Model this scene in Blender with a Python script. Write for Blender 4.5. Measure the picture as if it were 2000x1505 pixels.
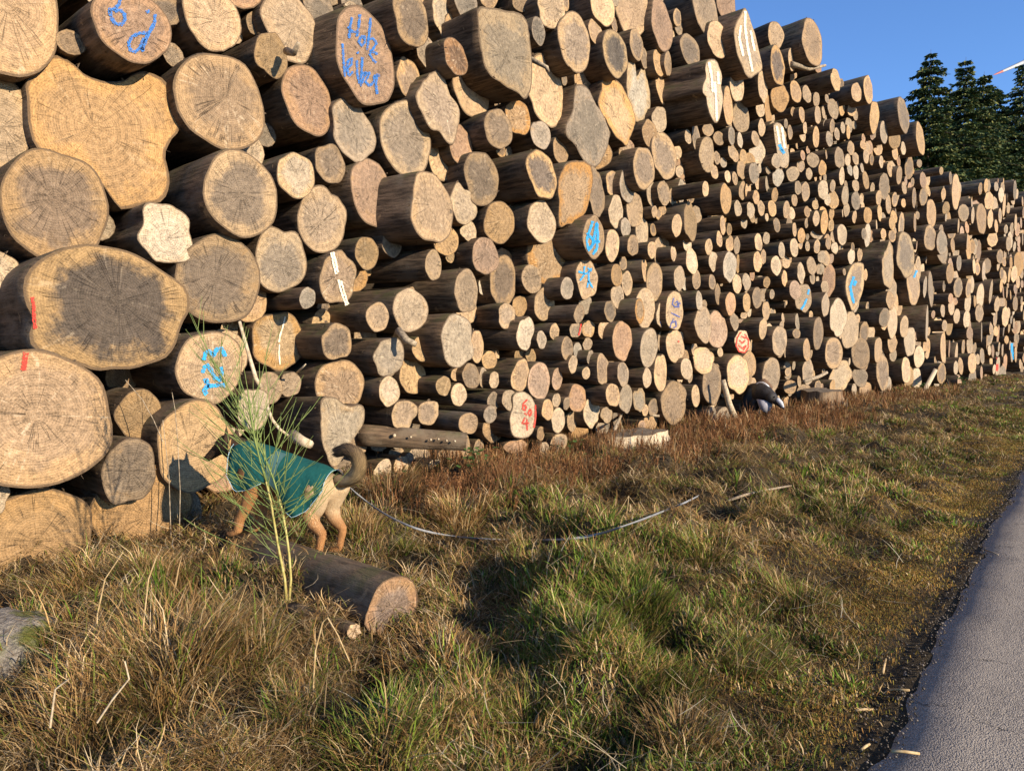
import bpy, math, random
import numpy as np
from mathutils import Vector, Matrix, noise as mnoise

random.seed(7)
rng = np.random.default_rng(11)
scene = bpy.context.scene
col = scene.collection
for o in list(bpy.data.objects):
    bpy.data.objects.remove(o)

# ------------------------------------------------------------------ camera
TH = math.radians(40.0)          # the wall of logs runs 40 degrees to the right of the view
CAM_H = 1.5
FPX, CX, CY, HOR = 1440.0, 1000.0, 752.5, 685.0
PITCH = math.atan((CY - HOR) / FPX)
fwd_h = Vector((math.cos(TH), math.sin(TH), 0))
right = Vector((math.sin(TH), -math.cos(TH), 0))
forward = fwd_h * math.cos(PITCH) + Vector((0, 0, -math.sin(PITCH)))
upv = right.cross(forward)
CAM = Vector((0, 0, CAM_H))
cd = bpy.data.cameras.new('camera')
cd.sensor_width = 36.0
cd.lens = FPX / 2000.0 * 36.0
cd.clip_start = 0.05
cd.clip_end = 6000
cam = bpy.data.objects.new('camera', cd)
col.objects.link(cam)
m = Matrix((right, upv, -forward)).transposed().to_4x4()
m.translation = CAM
cam.matrix_world = m
scene.camera = cam

# ------------------------------------------------------------------ sky, sun, exposure
SUN_AZ = Vector((0.02, -0.9998))          # horizontal direction towards the sun
SUN_EL = math.radians(19)
w = bpy.data.worlds.new('World')
scene.world = w
w.use_nodes = True
nt = w.node_tree
nt.nodes.clear()
sky = nt.nodes.new('ShaderNodeTexSky')
sky.sky_type = 'NISHITA'
sky.sun_disc = False
sky.sun_elevation = SUN_EL
sky.sun_rotation = math.atan2(SUN_AZ.x, SUN_AZ.y)
sky.altitude = 900
sky.air_density = 1.0
sky.dust_density = 0.0
sky.ozone_density = 4.0
bg = nt.nodes.new('ShaderNodeBackground')
bg.inputs['Strength'].default_value = 0.13
wo = nt.nodes.new('ShaderNodeOutputWorld')
tint = nt.nodes.new('ShaderNodeMix'); tint.data_type = 'RGBA'; tint.blend_type = 'MULTIPLY'
tint.inputs[0].default_value = 1.0; tint.inputs[7].default_value = (.80, .93, 1.12, 1)
nt.links.new(sky.outputs[0], tint.inputs[6]); nt.links.new(tint.outputs[2], bg.inputs[0])
nt.links.new(bg.outputs[0], wo.inputs[0])

sd = bpy.data.lights.new('sun', 'SUN')
sd.energy = 5.0
sd.angle = math.radians(0.53)
sd.color = (1.0, 0.86, 0.66)
sun = bpy.data.objects.new('sun', sd)
col.objects.link(sun)
sdir = Vector((SUN_AZ.x * math.cos(SUN_EL), SUN_AZ.y * math.cos(SUN_EL), math.sin(SUN_EL)))
sun.rotation_euler = sdir.to_track_quat('Z', 'Y').to_euler()
sun.location = sdir * 60

scene.view_settings.view_transform = 'Standard'
scene.view_settings.look = 'None'
scene.view_settings.exposure = 0.8
scene.view_settings.gamma = 1.0
scene.view_settings.use_curve_mapping = False

# ------------------------------------------------------------------ pixel helpers (photo pixels 2000 x 1505)
def ray(px, py):
    return (forward + right * ((px - CX) / FPX) + upv * ((CY - py) / FPX))
def at_y(px, py, Y):
    d = ray(px, py)
    return CAM + d * (Y / d.y)
def at_t(px, py, t):
    return CAM + ray(px, py) * t
def proj(p):
    v = Vector(p) - CAM
    z = v.dot(forward)
    return CX + FPX * v.dot(right) / z, CY - FPX * v.dot(upv) / z

# ------------------------------------------------------------------ small value-noise for numpy arrays
_tab = rng.random((256, 256))
def vnoise(x, y):
    x = np.asarray(x, float); y = np.asarray(y, float)
    xi = np.floor(x).astype(int); yi = np.floor(y).astype(int)
    xf = x - xi; yf = y - yi
    xf = xf * xf * (3 - 2 * xf); yf = yf * yf * (3 - 2 * yf)
    a = _tab[xi % 256, yi % 256]; b = _tab[(xi + 1) % 256, yi % 256]
    c = _tab[xi % 256, (yi + 1) % 256]; d = _tab[(xi + 1) % 256, (yi + 1) % 256]
    return (a * (1 - xf) + b * xf) * (1 - yf) + (c * (1 - xf) + d * xf) * yf
def sstep(a, b, x):
    t = np.clip((np.asarray(x, float) - a) / (b - a), 0, 1)
    return t * t * (3 - 2 * t)

def road_edge(x):
    return 0.60 + 0.036 * np.asarray(x, float) + 0.10 * (vnoise(np.asarray(x) * 1.3, 3.3) - .5) + 0.05 * (vnoise(np.asarray(x) * 6, 8.1) - .5)

MOUNDS = [  # x, y, radius, height
    (1.75, 4.05, 0.5, 0.08), (1.2, 3.6, .6, .08), (2.2, 3.3, .45, .08),
    (4.6, 5.0, .55, .14), (5.4, 4.0, .5, .10), (3.55, 2.45, .35, .10), (4.3, 2.75, .4, .13), (3.4, 1.9, .4, .08),
    (6.4, 3.4, .5, .12), (7.6, 3.1, .55, .12), (9.5, 3.9, .7, .12), (8.3, 4.6, .7, .12), 
    (12.5, 4.2, .9, .12), (5.2, 2.0, .4, .07), (2.6, 1.5, .4, .06), (1.6, 2.6, .5, .08), (3.5, 3.5, .5, .06),
    (13.0, 6.2, 1.6, .10), (20, 5.5, 2.5, .15)]
def H(x, y):
    x = np.asarray(x, float); y = np.asarray(y, float)
    d = y - road_edge(x)
    k = sstep(0.15, 1.2, d)
    h = k * (0.13 * (vnoise(x * .9 + 5, y * .9) - .45) + 0.15 * (vnoise(x * 2.6, y * 2.6 + 9) - .5)
             + 0.05 * (vnoise(x * 5.5, y * 5.5) - .5))
    for (mx, my, r, hh) in MOUNDS:
        h = h + k * hh * np.exp(-((x - mx) ** 2 + (y - my) ** 2) / (r * r))
    # hummocks and hollows trodden into the turf
    hn = vnoise(x * 3.4 + 40, y * 3.4 + 11); h = h + k * (.13 * sstep(.50, .85, hn) - .10 * sstep(.42, .12, hn)) * (1 - .6 * sstep(6, 16, x))
    h = h - 0.03 * sstep(0.0, .12, d) - 0.012 * sstep(-.02, .02, d)
    return h
def ground_pt(px, py):
    d = ray(px, py)
    z = 0.0
    for _ in range(12):
        t = (z - CAM_H) / d.z
        p = CAM + d * t
        z = float(H(p.x, p.y))
    return Vector((p.x, p.y, z))

# ------------------------------------------------------------------ mesh + material helpers
def mesh_obj(name, verts, faces, mat=None, parent=None, smooth=True, attrs=None):
    me = bpy.data.meshes.new(name)
    me.from_pydata([tuple(v) for v in verts], [], faces)
    if smooth:
        me.polygons.foreach_set('use_smooth', [True] * len(me.polygons))
    if mat:
        me.materials.append(mat)
    for (an, typ, data) in (attrs or []):
        a = me.attributes.new(an, typ, 'POINT')
        flat = np.asarray(data, dtype=np.float32).ravel()
        a.data.foreach_set({'FLOAT': 'value', 'FLOAT_VECTOR': 'vector', 'FLOAT_COLOR': 'color'}[typ], flat)
    me.update()
    o = bpy.data.objects.new(name, me)
    col.objects.link(o)
    if parent is not None:
        o.parent = parent
    return o

def tag(o, label=None, cat=None, group=None, kind=None):
    if label: o['label'] = label
    if cat: o['category'] = cat
    if group: o['group'] = group
    if kind: o['kind'] = kind
    return o
def empty(name, loc=(0, 0, 0)):
    o = bpy.data.objects.new(name, None)
    o.empty_display_size = .1
    col.objects.link(o)
    o.location = loc
    return o
def child(o, parent):
    o.parent = parent
    o.matrix_parent_inverse = Matrix.Translation(-Vector(parent.location))
    return o

def tube_geo(pts, radii, n=8, cap=True, seed=0, rough=0.0):
    pts = [Vector(p) for p in pts]
    if not hasattr(radii, '__len__'):
        radii = [radii] * len(pts)
    V, F = [], []
    ref = Vector((0.123, 0.31, 0.94))
    for i, p in enumerate(pts):
        t = (pts[min(i + 1, len(pts) - 1)] - pts[max(i - 1, 0)]).normalized()
        a = t.cross(ref)
        if a.length < 1e-4: a = t.cross(Vector((1, 0, 0)))
        a.normalize(); b = t.cross(a)
        for k in range(n):
            an = 2 * math.pi * k / n
            r = radii[i]
            if rough:
                r *= 1 + rough * (mnoise.noise(Vector((math.cos(an) * 1.3 + seed, math.sin(an) * 1.3, i * .45))))
            V.append(p + a * (math.cos(an) * r) + b * (math.sin(an) * r))
    for i in range(len(pts) - 1):
        for k in range(n):
            k2 = (k + 1) % n
            F.append((i * n + k, i * n + k2, (i + 1) * n + k2, (i + 1) * n + k))
    if cap:
        V.append(pts[0]); V.append(pts[-1])
        a, b = len(V) - 2, len(V) - 1
        L = (len(pts) - 1) * n
        for k in range(n):
            k2 = (k + 1) % n
            F.append((a, k2, k)); F.append((b, L + k, L + k2))
    return V, F
def tube(name, pts, radii, mat, parent=None, n=8, **kw):
    V, F = tube_geo(pts, radii, n, **kw)
    return mesh_obj(name, V, F, mat, parent)
class Geo:
    def __init__(s): s.V = []; s.F = []
    def add(s, VF):
        b = len(s.V)
        s.V += VF[0]; s.F += [tuple(i + b for i in f) for f in VF[1]]

class NB:
    """tiny node builder"""
    def __init__(s, name):
        s.m = bpy.data.materials.new(name); s.m.use_nodes = True
        s.t = s.m.node_tree; s.t.nodes.clear()
        s.out = s.n('ShaderNodeOutputMaterial')
        s.b = s.n('ShaderNodeBsdfPrincipled')
        s.l(s.b.outputs[0], s.out.inputs[0])
    def n(s, typ, **kw):
        x = s.t.nodes.new(typ)
        for k, v in kw.items(): setattr(x, k, v)
        return x
    def l(s, a, b): s.t.links.new(a, b)
    def put(s, sock, v):
        if hasattr(v, 'is_output') or isinstance(v, bpy.types.NodeSocket): s.l(v, sock)
        else: sock.default_value = v
    def math(s, op, a, b=None, c=None, clamp=False):
        x = s.n('ShaderNodeMath', operation=op); x.use_clamp = clamp
        s.put(x.inputs[0], a)
        if b is not None: s.put(x.inputs[1], b)
        if c is not None: s.put(x.inputs[2], c)
        return x.outputs[0]
    def vmath(s, op, a, b=None, sc=None):
        x = s.n('ShaderNodeVectorMath', operation=op)
        s.put(x.inputs[0], a)
        if b is not None: s.put(x.inputs[1], b)
        if sc is not None: s.put(x.inputs['Scale'], sc)
        return x.outputs[0]
    def noise(s, vec, scale, detail=3, rough=.55, dist=0.0, out=0):
        x = s.n('ShaderNodeTexNoise')
        if vec is not None: s.l(vec, x.inputs['Vector'])
        x.inputs['Scale'].default_value = scale; x.inputs['Detail'].default_value = detail
        x.inputs['Roughness'].default_value = rough; x.inputs['Distortion'].default_value = dist
        return x.outputs[out]
    def attr(s, name, out='Fac'):
        x = s.n('ShaderNodeAttribute'); x.attribute_name = name
        return x.outputs[out]
    def rng(s, v, a, b, c=0.0, d=1.0, smooth=True):
        x = s.n('ShaderNodeMapRange')
        if smooth: x.interpolation_type = 'SMOOTHSTEP'
        s.put(x.inputs[0], v)
        for i, q in enumerate((a, b, c, d)): s.put(x.inputs[i + 1], q)
        return x.outputs[0]
    def mix(s, f, a, b, mode='MIX'):
        x = s.n('ShaderNodeMix', data_type='RGBA', blend_type=mode)
        s.put(x.inputs[0], f)
        for sock, v in ((x.inputs[6], a), (x.inputs[7], b)):
            if isinstance(v, tuple) and len(v) == 3: v = v + (1,)
            s.put(sock, v)
        return x.outputs[2]
    def bump(s, h, strength=.5, dist=.01):
        x = s.n('ShaderNodeBump')
        x.inputs['Strength'].default_value = strength; x.inputs['Distance'].default_value = dist
        s.l(h, x.inputs['Height'])
        s.l(x.outputs[0], s.b.inputs['Normal'])
    def fin(s, colr, rough=.8, spec=.3):
        s.put(s.b.inputs['Base Color'], colr + (1,) if isinstance(colr, tuple) and len(colr) == 3 else colr)
        s.put(s.b.inputs['Roughness'], rough)
        s.b.inputs['Specular IOR Level'].default_value = spec
        return s.m

def simple_mat(name, c1, c2, scale=20, rough=.8, bump=.3, bdist=.01, detail=4, coord='Object', spec=.3):
    q = NB(name)
    tc = q.n('ShaderNodeTexCoord').outputs[coord]
    n1 = q.noise(tc, scale, detail, .6)
    c = q.mix(q.rng(n1, .3, .7), c1, c2)
    if bump: q.bump(n1, bump, bdist)
    return q.fin(c, rough, spec)

# ---- cut wood: growth rings, radial checks, greyed heart, rim; every value comes from per-log attributes
def cut_wood():
    q = NB('cut_wood')
    fp = q.attr('fp', 'Vector')            # metres in the plane of the cut, z = seed
    fc = q.attr('fc', 'Vector')            # unit direction from the pith, z = relative radius
    sx = q.n('ShaderNodeSeparateXYZ'); q.l(fc, sx.inputs[0])
    rn = sx.outputs[2]
    prm = q.attr('prm', 'Color')           # grey, crack, streak
    ps = q.n('ShaderNodeSeparateColor'); q.l(prm, ps.inputs[0])
    grey, crack, streak = ps.outputs[0], ps.outputs[1], ps.outputs[2]
    rimc = q.attr('rimc', 'Color'); heart = q.attr('heartc', 'Color')
    fr = q.attr('fr')                      # radius in metres
    sp = q.n('ShaderNodeSeparateXYZ'); q.l(fp, sp.inputs[0])
    seed = sp.outputs[2]
    big = q.noise(fp, 4.0, 4, .6)
    med = q.noise(fp, 22.0, 4, .65)
    fine = q.noise(fp, 150.0, 3, .7)
    fine2 = q.noise(fp, 60.0, 4, .75)
    # heartwood boundary
    rr = q.math('ADD', rn, q.math('MULTIPLY', q.math('SUBTRACT', big, .5), 1.0))
    rr = q.math('ADD', rr, q.math('MULTIPLY', q.math('SUBTRACT', med, .5), .35))
    hf = q.math('MULTIPLY', q.rng(rr, .58, .88, 1.0, 0.0), grey)
    c = q.mix(hf, rimc, heart)
    # growth rings (wobbling with the outline)
    rw = q.math('ADD', q.math('MULTIPLY', fr, 330.0), q.math('MULTIPLY', med, 4.0))
    ring = q.math('SINE', rw)
    rw2 = q.math('ADD', q.math('MULTIPLY', fr, 95.0), q.math('MULTIPLY', big, 9.0))
    ring2 = q.math('SINE', rw2)
    v = q.math('ADD', 1.0, q.math('MULTIPLY', ring, .10))
    v = q.math('ADD', v, q.math('MULTIPLY', ring2, .07))
    # radial rays: fine and coarse
    dirv = q.n('ShaderNodeCombineXYZ')
    q.l(sx.outputs[0], dirv.inputs[0]); q.l(sx.outputs[1], dirv.inputs[1])
    q.l(q.math('ADD', seed, q.math('MULTIPLY', rn, .30)), dirv.inputs[2])
    rays = q.noise(dirv.outputs[0], 26.0, 2, .6)
    v = q.math('ADD', v, q.math('MULTIPLY', q.math('SUBTRACT', rays, .5), .5))
    v = q.math('ADD', v, q.math('MULTIPLY', q.math('SUBTRACT', med, .5), 1.15))
    v = q.math('ADD', v, q.math('MULTIPLY', q.math('SUBTRACT', fine, .5), 1.5))
    v = q.math('ADD', v, q.math('MULTIPLY', q.math('SUBTRACT', fine2, .5), 1.5))
    vr = q.n('ShaderNodeVectorRotate'); vr.rotation_type = 'Z_AXIS'; q.l(fp, vr.inputs['Vector']); q.l(seed, vr.inputs['Angle'])
    saw = q.noise(q.vmath('MULTIPLY', vr.outputs[0], (5, 130, 1)), 1.0, 3, .7)
    v = q.math('ADD', v, q.math('MULTIPLY', q.math('SUBTRACT', saw, .5), .9))
    v = q.math('ADD', v, q.math('MULTIPLY', q.math('SUBTRACT', big, .5), .7))
    v = q.math('MAXIMUM', v, .10)
    vv = q.n('ShaderNodeCombineXYZ')
    for i in range(3): q.l(v, vv.inputs[i])
    c = q.mix(1.0, c, vv.outputs[0], 'MULTIPLY')
    # ochre stain patches near the rim
    st = q.math('MULTIPLY', q.rng(q.noise(fp, 6.5, 3, .6, .6), .55, .72), q.rng(rn, .45, .9))
    c = q.mix(q.math('MULTIPLY', st, .40), c, (.38, .22, .085))
    # dark mould blots
    bl = q.rng(q.noise(fp, 11.0, 5, .65, .4), .64, .74)
    c = q.mix(q.math('MULTIPLY', bl, .75), c, (.06, .05, .042))
    # pale torn fibres: radial wedges
    d2 = q.n('ShaderNodeCombineXYZ')
    q.l(sx.outputs[0], d2.inputs[0]); q.l(sx.outputs[1], d2.inputs[1])
    q.l(q.math('ADD', seed, q.math('MULTIPLY', rn, .12)), d2.inputs[2])
    wn = q.noise(d2.outputs[0], 1.9, 2, .4)
    we = q.math('MULTIPLY', q.rng(q.math('ABSOLUTE', q.math('SUBTRACT', wn, .5)), .0, .018, 1, 0), q.rng(med, .45, .60))
    c = q.mix(q.math('MULTIPLY', q.math('MULTIPLY', we, streak), .8), c, (.62, .50, .34))
    # drying cracks
    cn = q.noise(d2.outputs[0], 3.3, 3, .5)
    ck = q.rng(q.math('ABSOLUTE', q.math('SUBTRACT', cn, .5)), .0, .012, 1, 0)
    ck = q.math('MULTIPLY', ck, q.rng(q.noise(fp, 5, 2), .40, .55))
    ck = q.math('MULTIPLY', ck, q.rng(rn, .95, .80))
    c = q.mix(q.math('MULTIPLY', ck, crack), c, (.05, .035, .025))
    # bark edge
    be = q.rng(q.math('ADD', rn, q.math('MULTIPLY', q.math('SUBTRACT', med, .5), .05)), .945, .975)
    c = q.mix(q.math('MULTIPLY', be, .8), c, (.10, .065, .038))
    hgt = q.math('ADD', q.math('MULTIPLY', fine, .5), q.math('MULTIPLY', fine2, .8))
    hgt = q.math('ADD', hgt, q.math('MULTIPLY', saw, .6))
    hgt = q.math('SUBTRACT', hgt, q.math('MULTIPLY', ck, 1.2))
    hgt = q.math('ADD', hgt, q.math('MULTIPLY', ring, .08))
    q.bump(hgt, .9, .010)
    return q.fin(c, .78, .25)

def bark():
    q = NB('bark')
    bp = q.attr('bp', 'Vector')            # round the log in metres, along, + seed
    a = q.vmath('MULTIPLY', bp, (1, 1, .12))
    n1 = q.noise(a, 26, 5, .65)
    n2 = q.noise(bp, 3.0, 4, .6)
    n3 = q.noise(bp, 60, 3, .7)
    tone = q.attr('btone', 'Color')
    c = q.mix(q.rng(n1, .3, .72), (.036, .026, .018), (.19, .13, .083))
    c = q.mix(q.rng(n2, .45, .72), c, (.15, .118, .085))
    c = q.mix(.55, c, tone, 'MULTIPLY')
    geo = q.n('ShaderNodeNewGeometry')
    sg = q.n('ShaderNodeSeparateXYZ'); q.l(geo.outputs['Normal'], sg.inputs[0])
    mo = q.math('MULTIPLY', q.rng(sg.outputs[2], .1, .9), q.rng(q.noise(bp, 4.2, 4, .6), .45, .65))
    c = q.mix(q.math('MULTIPLY', mo, .55), c, (.085, .088, .030))
    # scars and pale peeled spots
    pe = q.rng(q.noise(bp, 7, 3, .5, .8), .68, .73)
    c = q.mix(q.math('MULTIPLY', pe, .5), c, (.30, .21, .12))
    q.bump(q.math('ADD', q.math('MULTIPLY', n1, 1.0), q.math('MULTIPLY', n3, .35)), .8, .02)
    return q.fin(c, .85, .2)
M_CUT = cut_wood()
M_BARK = bark()

def paint(name, c):
    q = NB(name)
    tc = q.n('ShaderNodeTexCoord').outputs['Object']
    n1 = q.noise(tc, 90, 4, .7)
    q.fin(q.mix(n1, tuple(x * .7 for x in c), tuple(min(1, x * 1.25) for x in c)), .7, .2)
    tr = q.n('ShaderNodeBsdfTransparent'); mx = q.n('ShaderNodeMixShader')
    q.l(q.rng(n1, .37, .55), mx.inputs[0])
    q.l(tr.outputs[0], mx.inputs[1]); q.l(q.b.outputs[0], mx.inputs[2])
    q.l(mx.outputs[0], q.out.inputs[0])
    return q.m
P_BLUE = paint('blue_spray_paint', (.035, .16, .46))
P_CYAN = paint('cyan_spray_paint', (.02, .33, .68))
P_NAVY = paint('navy_marker_paint', (.05, .09, .30))
P_RED = paint('red_spray_paint', (.55, .045, .03))
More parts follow.
